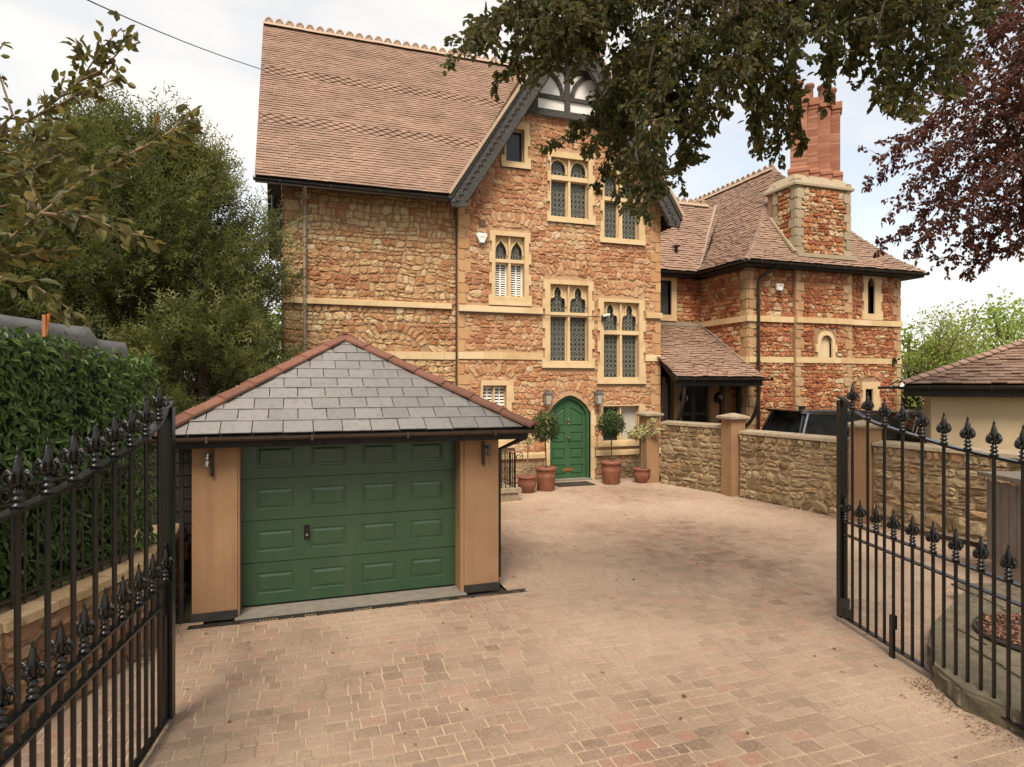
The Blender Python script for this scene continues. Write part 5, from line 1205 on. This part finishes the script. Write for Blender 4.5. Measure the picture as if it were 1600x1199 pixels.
# ================================================================ RIGHT SIDE
m = MB(); rk = []; K = KPOLY; area = sum(K[i][0]*K[(i+1)%9][1]-K[(i+1)%9][0]*K[i][1] for i in range(9)); KK = K if area > 0 else K[::-1]
tr = tessellate_polygon([[Vector((x,y,0)) for x, y in KK]]); vs = [(x,y,.185) for x, y in KK]+[(x,y,-.05) for x, y in KK]; fs = []
for a, b, c in tr:
    A, B, D = KK[a], KK[b], KK[c]
    if (B[0]-A[0])*(D[1]-A[1])-(B[1]-A[1])*(D[0]-A[0]) < 0: b, c = c, b
    fs.append((a,b,c))
n9 = len(KK); fs += [(i,n9+i,n9+(i+1)%n9,(i+1)%n9) for i in range(n9)]
m.add(vs, fs); kt = m.build('raised_stone_bed', KERB); struct(kt)
for a, b in zip(K[:5], K[1:6]):
    a, b = Vector((*a,0)), Vector((*b,0)); L_ = (b-a).length; d = (b-a)/L_; n_ = Vector((d.y,-d.x,0)); 
    if n_.dot(Vector((-1,-.2,0))) < 0: n_ = -n_
    x = 0
    while x < L_-.05:
        e = min(L_, x+U(.22,.5)); k = MB(); q = [(x+.006,.0),(e-.006,.0),(e-.01,U(.15,.18)),((x+e)/2,U(.16,.185)),(x+.01,U(.15,.18))]
        fr = (tuple(a-n_*.02), tuple(d), tuple(n_)); q2 = q if (d.cross(Vector((0,0,1)))).dot(n_) > 0 else q[::-1]
        stone(k, q2, fr, R.random(), U(.03,.05)); k.build('edge_stone', KERB, kt); x = e
def flag(x0, x1, y0, y1):
    k = MB(); q = [C(x0+.01,y0+.01),C(x1-.01,y0+.01),C(x1-.01,y1-.01),C(x0+.01,y1-.01)]; z = .205+U(-.004,.004)
    k.add([(x,y,.18) for x, y in q]+[(x+U(-.004,.004),y,z) for x, y in q], [(4,5,6,7)]+[(i,(i+1)%4,4+(i+1)%4,4+i) for i in range(4)]); k.build('flagstone', KERB, kt)
yy = 4.1
while yy < 7.9:
    xx = 4.35+(0.25 if yy > 5.9 else 0)+(.9 if yy > 6.6 else 0)+U(0,.1); h = U(.35,.55)
    while xx < 8.5: w_ = U(.45,.8); flag(xx,xx+w_,yy,yy+h); xx += w_
    yy += h
cxy = C(5.35,6.35)
be = thing('mulch_bed', 'round planting bed of brown bark mulch edged with a black ring inside the right gate', 'planting bed', (*cxy,.2))
one('edging', BLACKR, be, lambda m: m.tube([(cxy[0]+.62*math.cos(a),cxy[1]+.62*math.sin(a),.235) for a in [i*math.pi/14 for i in range(29)]], .02, 6)); one('bed_soil', SOIL, be, lambda m: m.lathe((*cxy,.195), [(.6,0),(.6,.05),(.3,.08)], 24))
def litter(m, n_, fn, s=(.015,.04)):
    for i in range(n_):
        p = fn(); q = Vector(p); d = rv(); d.z *= .35; leaf(m, q+Vector((0,0,.006)), d, Vector((0,0,1))+rv()*.4, U(*s), U(*s)*.55, R.random(), .05)
def fnb():
    a, r_ = U(0,6.283), .58*math.sqrt(R.random()); return (cxy[0]+r_*math.cos(a),cxy[1]+r_*math.sin(a),.255+.03*(1-r_/.6))
struct(one('bark_mulch', LITT, be, lambda m: litter(m, 2200, fnb, (.02,.055))), 'stuff')
def fnk():
    t = R.random(); a = Vector((*C(3.72,5.9),0)); b = Vector((*C(3.85,4.85),0)); p = a.lerp(b,t)+Vector((U(-1,1),U(-1,1),0))*.10*(1+t*1.2); p.z = .004; return p
struct(one('petal_drift', LITT, None, lambda m: litter(m, 600, fnk, (.010,.026))), 'stuff')
def fnw():
    t = R.random()**.8; a = Vector((*WALLP[1],0)); b = Vector((11.1,7.2,0)); p = a.lerp(b,t)+Vector((-abs(R.gauss(0,.22))-.03,0,0)); p.z = .004; return p
struct(one('leaf_litter', LITT, None, lambda m: litter(m, 1500, fnw, (.012,.035))), 'stuff')
def fnd():
    while 1:
        x, y_ = U(-2.5,8), U(2.5,12)
        if inpoly(x, y_, drive_poly): return (x,y_,.006)
struct(one('fallen_leaves', LITT, None, lambda m: litter(m, 110, fnd, (.03,.06))), 'stuff')
def fng(): return (-1.35+abs(R.gauss(0,.1))*R.choice((-1,.3)), U(7.0,8.4), .006)
struct(one('garage_corner_litter', LITT, None, lambda m: litter(m, 500, fng, (.012,.035))), 'stuff')
bi = thing('bin_store', 'grey brown boarded bin store with flat lid at the right edge behind the gate', 'bin store', (*C(7.3,8.5),.26))
bo = C(6.72,8.35); bu = Vector((CT,-ST,0)); bv = Vector((ST,CT,0)); b0 = Vector((*bo,0))
for i in range(9): one('board', BIN, bi, lambda m: m.obox(b0+bu*(.07+.135*i)+Vector((0,0,.83)), bu*.063, bv*.012, Vector((0,0,.55))))
for i in range(5): one('board', BIN, bi, lambda m: m.obox(b0+bv*(.09+.135*i)+Vector((0,0,.83)), bu*.012, bv*.063, Vector((0,0,.55))))
one('lid', BIN, bi, lambda m: m.obox(b0+bu*.60+bv*.34+Vector((0,0,1.47)), bu*.70, bv*.42, Vector((0,0,.03)))); one('top_board', BIN, bi, lambda m: m.obox(b0+bu*.60-bv*.015+Vector((0,0,1.36)), bu*.62, bv*.012, Vector((0,0,.06))))
# outbuilding at right
ob_ = thing('outbuilding', 'cream rendered outbuilding with brown tiled hip roof and black gutter at the right edge', 'outbuilding', (*C(11,13.5),0))
D0 = Vector((*C(7.95,13.0),0)); ou = Vector((*C(.85,-.527),0)).normalized(); ov = Vector((-ou.y,ou.x,0)); OW, OD, OE, OR_ = 10.0, 8.4, 2.72, 4.45
wc = D0+ou*.48+ov*.45
one('wall', M('cream_render', [(.50,.38,.23),(.56,.44,.28)], .85, False, 2, bump=.08, bscale=100), ob_, lambda m: m.obox(wc+ou*(OW/2-.48)+ov*(OD/2-.45)+Vector((0,0,1.26)), ou*(OW/2-.48), ov*(OD/2-.45), Vector((0,0,1.3))))
m = MB(); hr_ = OD/2; rz = OR_
e = lambda a, b, z: D0+ou*a+ov*b+Vector((0,0,z))
pk0, pk1 = e(hr_,hr_,rz), e(OW-hr_+.4,hr_,rz)
for q in ([e(0,0,OE),e(OW,0,OE),pk1,pk0],[e(0,OD,OE),e(0,0,OE),pk0],[e(OW,OD,OE),e(0,OD,OE),pk0,pk1],[e(OW,0,OE),e(OW,OD,OE),pk1]): sheet(m, [p-Vector((0,0,.02)) for p in q], .06)
orf = m.build('roof', TIMD, ob_)
pcs = []; roof(None, (D0.x,D0.y), (ou.x,ou.y), (ov.x,ov.y), [(0,OE+.02),(hr_,rz+.02)], lambda h: (h,OW-h), .16, .24, pieces=pcs, lift=.03, jit=.012, tone=(.0,.45))
mm = MB()
for k in pcs:
    q = proj(k.v[0])
    if q and q[0] < 1640 and q[1] > 500: k.build('roof_tile', TILE, orf)
    else: mm.add(k.v, k.f, k.t[0])
roof(mm, (D0.x,D0.y), (ov.x,ov.y), (ou.x,ou.y), [(0,OE+.02),(hr_,rz+.02)], lambda h: (h,OD-h), .16, .24, lift=.03, tone=(0,.45))
struct(mm.build('roof_tiles', TILE, orf), 'stuff')
hip_tiles(orf, e(-.03,-.03,OE+.06), e(hr_,hr_,rz+.04), 30, TILE, name='bonnet_tile', wd=.13, drop=.05, lift=.03, th=.02)
gutter(ob_, e(-.08,-.06,OE-.03), e(OW,-.06,OE-.03), GUT, .06); one('fascia', TIMD, ob_, lambda m: m.obox(e(OW/2,.02,OE-.13), ou*(OW/2), ov*.01, Vector((0,0,.10)))); one('soffit', TIMD, ob_, lambda m: m.obox(e(OW/2,.24,OE-.20), ou*(OW/2), ov*.24, Vector((0,0,.01))))
one('gutter_end', GUT, ob_, lambda m: m.tube([e(-.45,.05,OE-.06),e(-.06,-.02,OE-.05)], .03, 6))
wl = thing('wall_lantern', 'small white hanging lamp on the right corner of the red neighbour house', 'lantern', (18.95,16.0,2.6)); one('shade', WPAINT, wl, lambda m: m.lathe((19.1,15.8,2.62), [(.16,0),(.13,.03),(.04,.10),(.02,.2)], 10)); one('arm', BLACK, wl, lambda m: m.tube([(19.1,15.8,2.80),(19.05,15.9,2.86),(18.98,16.15,2.7)], .02, 6)); one('scroll_bracket', BLACK, wl, lambda m: m.tube([(18.7,15.95,2.55),(18.8,15.95,2.68),(18.95,15.95,2.62),(18.9,15.95,2.5)], .025, 5))
# ================================================================ CARS
def car(label, O, yaw, paint, z0=.10):
    Rz = Matrix.Rotation(yaw,4,'Z'); T = lambda x, y, z: tuple(Rz @ Vector((x,y,z))+Vector((O[0],O[1],z0)))
    t = thing('parked_car', label, 'car', (O[0],O[1],z0)); HW = .97
    def prof(m, pl, hw0, hw1, zb, zt_):
        n_ = len(pl); vs = []
        for s in (-1,1):
            for x, z in pl: k = max(0, min(1, (z-zb)/(zt_-zb))); vs.append(T(x, s*(hw0+(hw1-hw0)*k), z))
        m.add(vs, [tuple(range(n_)), tuple(range(2*n_-1,n_-1,-1))]+[((i+1)%n_, i, n_+i, n_+(i+1)%n_) for i in range(n_)])
    lower = [(0,.32),(4.85,.30),(4.95,.5),(4.93,.85),(4.75,1.02),(3.55,1.16),(.12,1.18),(.02,1.0),(-.03,.5)]
    def body(m): prof(m, lower, HW, HW-.04, .3, 1.2); [m.obox(T(x,s*(HW-.02),.62), Rz@Vector((.48,0,0)), Rz@Vector((0,.05,0)), (0,0,.30)) for x in (.95,3.9) for s in (-1,1)]
    one('body', paint, t, body)
    cabin = [(.10,1.17),(3.55,1.15),(2.75,1.76),(2.4,1.82),(.55,1.84),(.34,1.78)]
    one('window_band', CARG, t, lambda m: prof(m, cabin, HW-.05, HW-.22, 1.17, 1.85))
    one('car_roof', paint, t, lambda m: prof(m, [(.22,1.80),(2.85,1.77),(2.4,1.87),(.6,1.90),(.25,1.87)], HW-.2, HW-.26, 1.8, 1.9))
    for s in (-1,1):
        for x0, x1, w_ in ((.30,.66,.10),(1.45,1.52,.05),(2.5,2.6,.05)):
            one('pillar', CHROME if x0 == .30 else paint, t, lambda m: m.bar(T(.12 if x0 == .30 else x0, s*(HW-.045),1.17), T(.40 if x0 == .30 else x0, s*(HW-.20),1.80), w_*.6, .03))
        one('roof_rail', CHROME, t, lambda m: m.bar(T(.4,s*(HW-.235),1.85),T(2.6,s*(HW-.235),1.83),.03,.03))
        one('tail_lamp', TAILR, t, lambda m: m.obox(T(-.0,s*(HW-.14),.98), Rz@Vector((.03,0,0)), Rz@Vector((0,.10,0)), (0,0,.13)))
        one('headlight', LAMPG, t, lambda m: m.obox(T(4.86,s*(HW-.2),.80), Rz@Vector((.05,0,0)), Rz@Vector((0,.16,0)), (0,0,.07)))
        one('door_mirror', paint, t, lambda m: m.obox(T(3.0,s*(HW+.08),1.2), Rz@Vector((.08,0,0)), Rz@Vector((0,.1,0)), (0,0,.07)))
        for x in (.95,3.9):
            wh = one('wheel', RUBB, t, lambda m: m.tube([T(x,s*(HW-.24),.37),T(x,s*(HW+.0),.37)], .37, 20)); one('rim', CHROME, wh, lambda m: m.tube([T(x,s*(HW-.0),.37),T(x,s*(HW+.012),.37)], .23, 10))
    for s in (-1,1): one('window_trim', CHROME, t, lambda m: (m.bar(T(.45,s*(HW-.205),1.80),T(2.7,s*(HW-.205),1.76),.02,.025), m.bar(T(.12,s*(HW-.04),1.19),T(3.5,s*(HW-.04),1.17),.02,.02)))
    one('rear_window_frame', paint, t, lambda m: (m.bar(T(.08,-HW+.1,1.2),T(.30,-HW+.25,1.78),.04,.05), m.bar(T(.08,HW-.1,1.2),T(.30,HW-.25,1.78),.04,.05)))
    one('rear_spoiler', paint, t, lambda m: m.obox(T(.22,0,1.86), Rz@Vector((.14,0,0)), Rz@Vector((0,HW-.3,0)), (0,0,.02)))
    one('aerial_fin', paint, t, lambda m: m.obox(T(.75,0,1.93), Rz@Vector((.09,0,0)), Rz@Vector((0,.02,0)), (0,0,.04)))
    return t
car('black estate car with tinted windows parked beyond the boundary wall', (12.15,13.75), math.radians(-9), CARP, .18)
car('silver car mostly hidden beyond the wall near the cream outbuilding', C(11.4,19.2), math.radians(-20), CARS, .05)
# ================================================================ OVERHEAD WIRE
p0, p1 = at(196,0,11.0), Vector((-.8,17.5,12.0)); p1 = at(410,109,19.0)
e_ = p0+(p0-p1)*1.2
wr = one('overhead_wire', GUT, None, lambda m: m.tube([e_.lerp(p1,i/16)-Vector((0,0,.3*math.sin(math.pi*i/16))) for i in range(17)], .011, 5)); tag(wr, 'thin overhead cable running from the top left sky to the house roof', 'cable')
# ================================================================ TREES
def tree_tube(m, pts, r0, r1, n=6): m.tube(pts, r0, n, r2=r1)
def yew(label, base, h, rad, nl, ns, seed, mat=LYEW, twigs=9, sl=.16, lean=(0,0), crown_lo=.05, prot=None, name='yew_tree'):
    global R
    old = R; R = random.Random(seed); B = Vector((*base,0)); t = thing(name, label, 'tree', tuple(B)); tk = MB(); f = MB()
    top = B+Vector((lean[0],lean[1],h*.82)); tp = [B, B+Vector((.1,0,h*.3)), B+Vector((-.1,.1,h*.6)), top]; tree_tube(tk, tp, .22, .03, 8)
    for i in range(nl):
        u = R.random()**.85; z = h*(.10+.82*u); o = B+Vector((0,0,z*.80))+Vector((lean[0],lean[1],0))*u; a = U(0,6.283)
        prof = math.sin(math.pi*min(1,max(.02,(.22+.78*(1-u)))))**.6 if u > .5 else (.75+.5*u)
        rr = rad*(1.0-.72*u**2.2)*U(.75,1.05)*(1+.15*noise.noise(Vector((a,u*3,seed))))
        e = o+Vector((math.cos(a)*rr, math.sin(a)*rr, U(.1,.9)*rr*.55+h*.06))
        mid = o.lerp(e,.5)+Vector((0,0,-.05*rr)); pts = [o, mid, e]; tree_tube(tk, pts, .045*(1.1-u), .010, 5)
        for j in range(twigs):
            q = o.lerp(e, U(.35,1.02))+Vector((0,0,U(-.1,.1))); d = ((e-o).normalized()+rv()*.75+Vector((0,0,.25))).normalized(); L_ = U(.45,1.05)*rad/3; te = q+d*L_
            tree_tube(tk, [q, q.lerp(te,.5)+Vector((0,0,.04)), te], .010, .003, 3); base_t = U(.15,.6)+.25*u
            for k in range(ns):
                v = R.random(); p = q.lerp(te, .15+.9*v)+rv()*.07*rad/3*2
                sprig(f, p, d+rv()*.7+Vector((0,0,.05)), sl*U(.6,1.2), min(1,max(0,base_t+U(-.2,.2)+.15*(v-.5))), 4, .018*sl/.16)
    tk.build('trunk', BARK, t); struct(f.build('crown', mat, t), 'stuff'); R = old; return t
yew('large dark yew tree with upswept branches beside the left end of the stone house', C(-7.95,13.6), 9.3, 3.1, 200, 17, 5, twigs=14, sl=.25)
yew('dark evergreen tree at the far left behind the ivy screen', C(-10.6,12.6), 8.3, 2.8, 80, 22, 6, twigs=11, sl=.26)
yew('low dark yew shrub growing behind the board fence and garage', C(-5.6,11.8), 4.6, 2.0, 70, 20, 7, twigs=10, sl=.24)
def bright(label, base, h, rad, n, seed, mat=LBRI, lo=.25, ls=.13, dens=26, nm='tree'):
    global R
    old = R; R = random.Random(seed); B = Vector((*base,0)); t = thing(nm, label, 'tree', tuple(B)); tk = MB(); f = MB(); tree_tube(tk, [B, B+Vector((.2,.1,h*.5)), B+Vector((0,0,h*.9))], .2, .04, 7)
    for i in range(n):
        d = rv(); c = B+Vector((d.x*rad*U(.4,1), d.y*rad*U(.4,1), h*(lo+(1-lo)*(.5+.5*d.z*U(.5,1))))); tree_tube(tk, [B+Vector((0,0,c.z*.6)), c], .035, .01, 4); bt = U(.1,.8); cr_ = rad*U(.12,.30)
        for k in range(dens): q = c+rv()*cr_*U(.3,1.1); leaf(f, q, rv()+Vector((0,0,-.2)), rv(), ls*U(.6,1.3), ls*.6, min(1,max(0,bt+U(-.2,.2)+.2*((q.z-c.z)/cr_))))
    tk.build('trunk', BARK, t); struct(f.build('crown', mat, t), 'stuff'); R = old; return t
bright('bright spring green tree seen between the yew and the left corner of the house', C(-12.5,31), 6.8, 3.4, 130, 11, dens=34, ls=.2)
bright('pale green tree further left behind the yew', C(-19.5,33), 8.5, 4.5, 110, 12, dens=30, ls=.22)
bright('fresh green shrub between the red house corner and the cream outbuilding', C(15.8,25.5), 5.0, 2.2, 120, 13, lo=.0, dens=32, ls=.16)
bright('broad spring green tree above the outbuilding roof', C(24.0,31), 6.4, 4.6, 150, 14, dens=30, ls=.2)
bright('green tree at the right edge beyond the outbuilding', C(31,35), 7.8, 5.5, 140, 15, dens=30, ls=.22)
# thin leafless tree
R2 = R; R = random.Random(77); B = Vector((*C(16.6,24.5),0)); t = thing('bare_tree', 'slender nearly leafless tree with fine pale twigs right of the red house', 'tree', tuple(B)); tk = MB(); f = MB()
def grow(p, d, L_, r, lv_):
    e = p+d*L_; mid = p.lerp(e,.5)+rv()*L_*.06; tree_tube(tk, [p, mid, e], r, r*.6, 4)
    if lv_ == 0:
        for k in range(3): leaf(f, e+rv()*.2, rv(), rv(), .10, .06, R.random())
        return
    for k in range(3 if lv_ > 1 else 4):
        q = p.lerp(e, U(.4,1)); nd = (d+rv()*.65+Vector((0,0,.06))).normalized(); grow(q, nd, L_*U(.55,.8), r*.55, lv_-1)
tree_tube(tk, [B, B+Vector((0,0,2.4))], .13, .09, 7)
for k in range(9): grow(B+Vector((0,0,U(1.6,2.6))), (Vector((U(-.9,.9),U(-.5,.5),1))).normalized(), U(1.0,1.7), .05, 4)
tk.build('trunk', BARKL, t); struct(f.build('leaves', LBRI, t), 'stuff'); R = R2
# near branches at the left: trunk outside the frame
nbx = thing('lime_tree', 'near tree reaching large dull green leaves into the left edge on thin pale twigs', 'tree', (*C(-5.6,3.3),0)); tk = MB(); lv = []
Bt = Vector((*C(-5.6,3.3),0)); tree_tube(tk, [Bt, Bt+Vector((.1,0,3.4)), Bt+Vector((0,.2,6))], .14, .07, 8)
def twig(pts, Zs, nl, spread=.10, lsz=.085, r=.010):
    P_ = [at(x,y,z) for (x,y), z in zip(pts, Zs)]; tree_tube(tk, P_, r, .003, 5)
    tot = sum((b-a).length for a, b in zip(P_, P_[1:])); 
    for i in range(int(nl*1.5)):
        s = R.random()**.8*tot; 
        for a, b in zip(P_, P_[1:]):
            l = (b-a).length
            if s <= l: break
            s -= l
        p = a.lerp(b, min(1, s/l)); d = (b-a).normalized()+rv()*.8+Vector((0,0,-.25)); q = p+rv()*spread*U(.1,.65)
        lv.append((q, d, rv()*.7+Vector((0,0,.7)), lsz*U(.6,1.15), lsz*U(.38,.52), R.betavariate(1.6,2.4)))
twig([(-120,290),(0,212),(60,180),(126,126),(160,75),(190,44)], [3.9]*6, 75, .17, .085)
twig([(126,126),(160,110),(205,60)], [3.9,3.9,4.0], 30, .10, .075)
twig([(126,126),(130,95),(118,60)], [3.9]*3, 18, .09, .07)
twig([(60,180),(120,150),(190,120)], [3.9,3.8,3.8], 40, .14, .08); twig([(-30,230),(20,180),(-10,90),(8,65)], [3.7]*4, 16, .08, .06)
twig([(-160,450),(0,386),(65,334),(130,282),(212,236),(300,188)], [3.1,3.1,3.1,3.2,3.3,3.5], 85, .16, .095, .012)
twig([(65,334),(140,340),(190,362),(240,372)], [3.1,3.0,3.0,3.0], 32, .11, .09); twig([(-40,425),(52,446),(90,470),(112,486)], [2.9,2.9,2.9,2.9], 24, .10, .09)
twig([(65,334),(40,260),(60,200)], [3.1,3.3,3.4], 40, .18, .09); twig([(-50,300),(30,270),(100,240)], [3.3,3.3,3.3], 60, .2, .09)
twig([(-60,230),(20,240),(110,200)], [3.6,3.6,3.6], 60, .2, .085); twig([(-60,400),(30,400),(100,390)], [3.2,3.2,3.2], 34, .16, .09)
twig([(-80,340),(20,320),(140,330)], [3.4,3.4,3.4], 40, .2, .09); twig([(212,236),(255,215),(300,175)], [3.3,3.4,3.5], 16, .08, .07)
for k in range(9):
    a = at(-140,150+40*k,3.6); tree_tube(tk, [Bt+Vector((0,0,2.6+.3*k)), a.lerp(Bt+Vector((0,0,3+.3*k)),.4), a], .03, .012, 5)
tk.build('branches', BARKL, nbx); split_leaves(lv, LNEAR, nbx, 300, rest='far_leaves')
# overhanging beech, trunk out of the frame to the right and above
R = random.Random(991)
oh = thing('overhanging_beech', 'dark leafy beech branches hanging across the top of the view in front of the gable', 'tree', (*C(7.5,3.0),0)); tk = MB(); lv = []
OB = Vector((*C(7.6,3.0),0)); tree_tube(tk, [OB, OB+Vector((0,.1,3)), OB+Vector((-.3,.3,6.5)), OB+Vector((-.5,.6,9.5))], .32, .14, 10)
def drop(pts, Z, nl, spread, lsz=.066, r=.012, zj=.5):
    Z0 = Z+U(-zj,zj); P_ = [at(x,y,Z0+.15*i*U(-1,1)) for i, (x, y) in enumerate(pts)]; tree_tube(tk, P_, r, .003, 5)
    segs = list(zip(P_, P_[1:])); tot = sum((b-a).length for a, b in segs)
    ntw = max(3, int(tot/.065))
    for i in range(ntw):
        s = (i+R.random())/ntw*tot
        for a, b in segs:
            l = (b-a).length
            if s <= l: break
            s -= l
        u = (i+.5)/ntw; p = a.lerp(b, min(1,s/l)); d = ((b-a).normalized()*.55+rv()*.9+Vector((0,0,-.30))).normalized(); L_ = spread*U(.5,1.15)*(1-.55*u**2); e = p+d*L_
        tree_tube(tk, [p, p.lerp(e,.5)+Vector((0,0,.02)), e], .004, .0015, 3)
        for k in range(max(2, int(nl/ntw))):
            v = U(.1,1.05); q = p.lerp(e,v)+rv()*.028; dd = (d*.6+rv()*.8+Vector((0,0,-.35)))
            lv.append((q, dd, rv()*.8+Vector((0,0,.5)), lsz*U(.65,1.2), lsz*U(.5,.68), R.betavariate(1.5,2.2)))
def hang(x0, y0, x1, y1, Z, nl, spread=.26, sag=25):
    n_ = 5; pts = []
    for i in range(n_+1):
        t_ = i/n_; pts.append((x0+(x1-x0)*t_+U(-6,6), y0+(y1-y0)*t_+sag*math.sin(math.pi*t_)*-.4+U(-5,5)))
    drop(pts, Z, nl, spread)
# limbs crossing above the frame
for a, b, z in (((1700,-260),(700,-90),5.6),((1700,-200),(1050,-60),5.2),((1750,-250),(1350,-40),5.0)):
    drop([a,((a[0]+b[0])/2,(a[1]+b[1])/2-20),b], z, 160, .3, r=.04)
T = [(900,-60,705,92,.20),(880,-40,740,70,.20),(930,-60,760,50,.22),(920,-20,772,128,.16),(905,-30,795,110,.2),(930,-20,830,118,.18),(960,-40,880,85,.26),(950,-40,905,100,.2),(940,-40,860,90,.24),(900,-50,820,40,.3),(990,-40,930,60,.3),
     (1020,30,950,170,.2),(1040,90,915,245,.16),(1030,130,852,232,.12),(1010,40,930,290,.18),(1020,60,965,300,.20),(1030,40,990,330,.20),(1030,90,1010,345,.15),(1040,20,1030,300,.2),(1050,60,1060,280,.2),(1050,30,1085,262,.18),(1060,0,1075,200,.26),
     (1070,-20,1030,150,.3),(1080,-30,1000,90,.3),(1020,-50,960,30,.32),(1100,-40,1060,80,.3),(1110,-30,1110,190,.24),(1130,-20,1140,175,.24),(1150,-30,1160,120,.3),(1170,-20,1178,205,.2),(1180,-30,1195,235,.18),(1190,-10,1220,250,.15),(1205,-30,1236,215,.14),
     (1220,-30,1252,238,.08),(1290,-40,1296,170,.07),(1240,-40,1238,95,.22),(1180,-50,1150,50,.32),(1280,-50,1290,90,.24),(1310,-50,1320,110,.2),(1350,-50,1345,130,.17),(1380,-40,1378,168,.16),(1400,-50,1405,182,.15),(1420,-40,1425,175,.14),
     (1440,-50,1455,135,.18),(1460,-50,1490,150,.15),(1470,-60,1510,110,.18),(1430,-60,1400,60,.28),(1480,-70,1480,50,.26),(1500,-60,1540,30,.2),(1330,-60,1340,30,.3),(1390,-60,1370,80,.25),(1100,0,1090,120,.3),(1000,-30,890,55,.25),(960,0,905,85,.18),(1060,60,1020,220,.25),(1010,60,960,220,.25),(990,30,975,160,.28),(1120,40,1180,130,.22),(1300,-50,1220,40,.26)]
for (x0,y0,x1,y1,sp) in T:
    hang(x0,y0,x1,y1, 5.6, int(200+math.hypot(x1-x0,y1-y0)*1.0), sp*1.45)
for k in range(34): hang(U(760,1500),-120,U(760,1500),U(-20,75), 5.9, 170, .38)
for k in range(28):      # unseen leaf clumps added above and behind the viewpoint to shade foreground and garage
    a = Vector((U(-5,7.5), U(-5,6.2), U(7.6,9.4))); b = a+Vector((U(-1.3,1.3),U(-1.3,1.3),U(-.5,.2))); tree_tube(tk, [a, a.lerp(b,.5), b], .02, .006, 5)
    for j in range(230): q = a.lerp(b, R.random())+rv()*U(.1,.7); lv.append((q, rv()+Vector((0,0,-.3)), rv()*.6+Vector((0,0,1)), .10*U(.8,1.3), .07, R.random()))
for k in range(7): tree_tube(tk, [OB+Vector((-.4,.4,7+.2*k)), Vector((3,U(-3,4),8.2)), Vector((U(-4,0),U(-4,5),8.3))], .10, .03, 6)
tk.build('branches', BARK, oh); split_leaves(lv, LBEE, oh, 300, rest='canopy_leaves')
# copper beech
cb = thing('copper_beech', 'dark purple copper beech branches entering from the right edge', 'tree', (*C(13.5,8.5),0)); tk = MB(); lv = []
CB = Vector((*C(13.5,8.8),0)); tree_tube(tk, [CB, CB+Vector((0,.1,4)), CB+Vector((-.3,.3,9))], .35, .12, 10)
T = [(1700,60,1345,292,.3),(1700,40,1375,250,.4),(1700,100,1385,330,.38),(1680,160,1372,395,.2),(1700,180,1420,400,.3),(1700,200,1440,372,.45),(1700,230,1475,412,.3),(1720,250,1500,425,.25),(1720,260,1540,405,.4),(1720,230,1575,395,.3),(1700,0,1430,200,.4),(1700,-30,1480,150,.4),(1700,-60,1510,90,.4),
     (1700,60,1460,240,.5),(1700,120,1480,300,.55),(1700,150,1520,330,.55),(1720,200,1560,340,.5),(1700,0,1540,180,.55),(1700,40,1560,230,.55),(1720,90,1590,290,.55),(1700,-80,1560,40,.5),(1720,-60,1580,100,.5),(1720,0,1600,180,.5),(1700,100,1420,290,.4)]
for (x0,y0,x1,y1,sp) in T:
    n_ = 5; pts = [(x0+(x1-x0)*i/n_+U(-8,8), y0+(y1-y0)*i/n_-24*math.sin(math.pi*i/n_)+U(-6,6)) for i in range(n_+1)]
    drop(pts, 9.6, 780, sp*1.6, .072, .025, .8)
tree_tube(tk, [CB+Vector((0,0,5)), at(1750,60,9.6)], .12, .05, 6); tree_tube(tk, [CB+Vector((0,0,4)), at(1750,180,9.6)], .12, .05, 6)
tk.build('branches', BARK, cb); mm = MB()
for a in lv: leaf(mm, *a)
struct(mm.build('crown', LCOP, cb), 'stuff')
print('objects', len(bpy.data.objects))
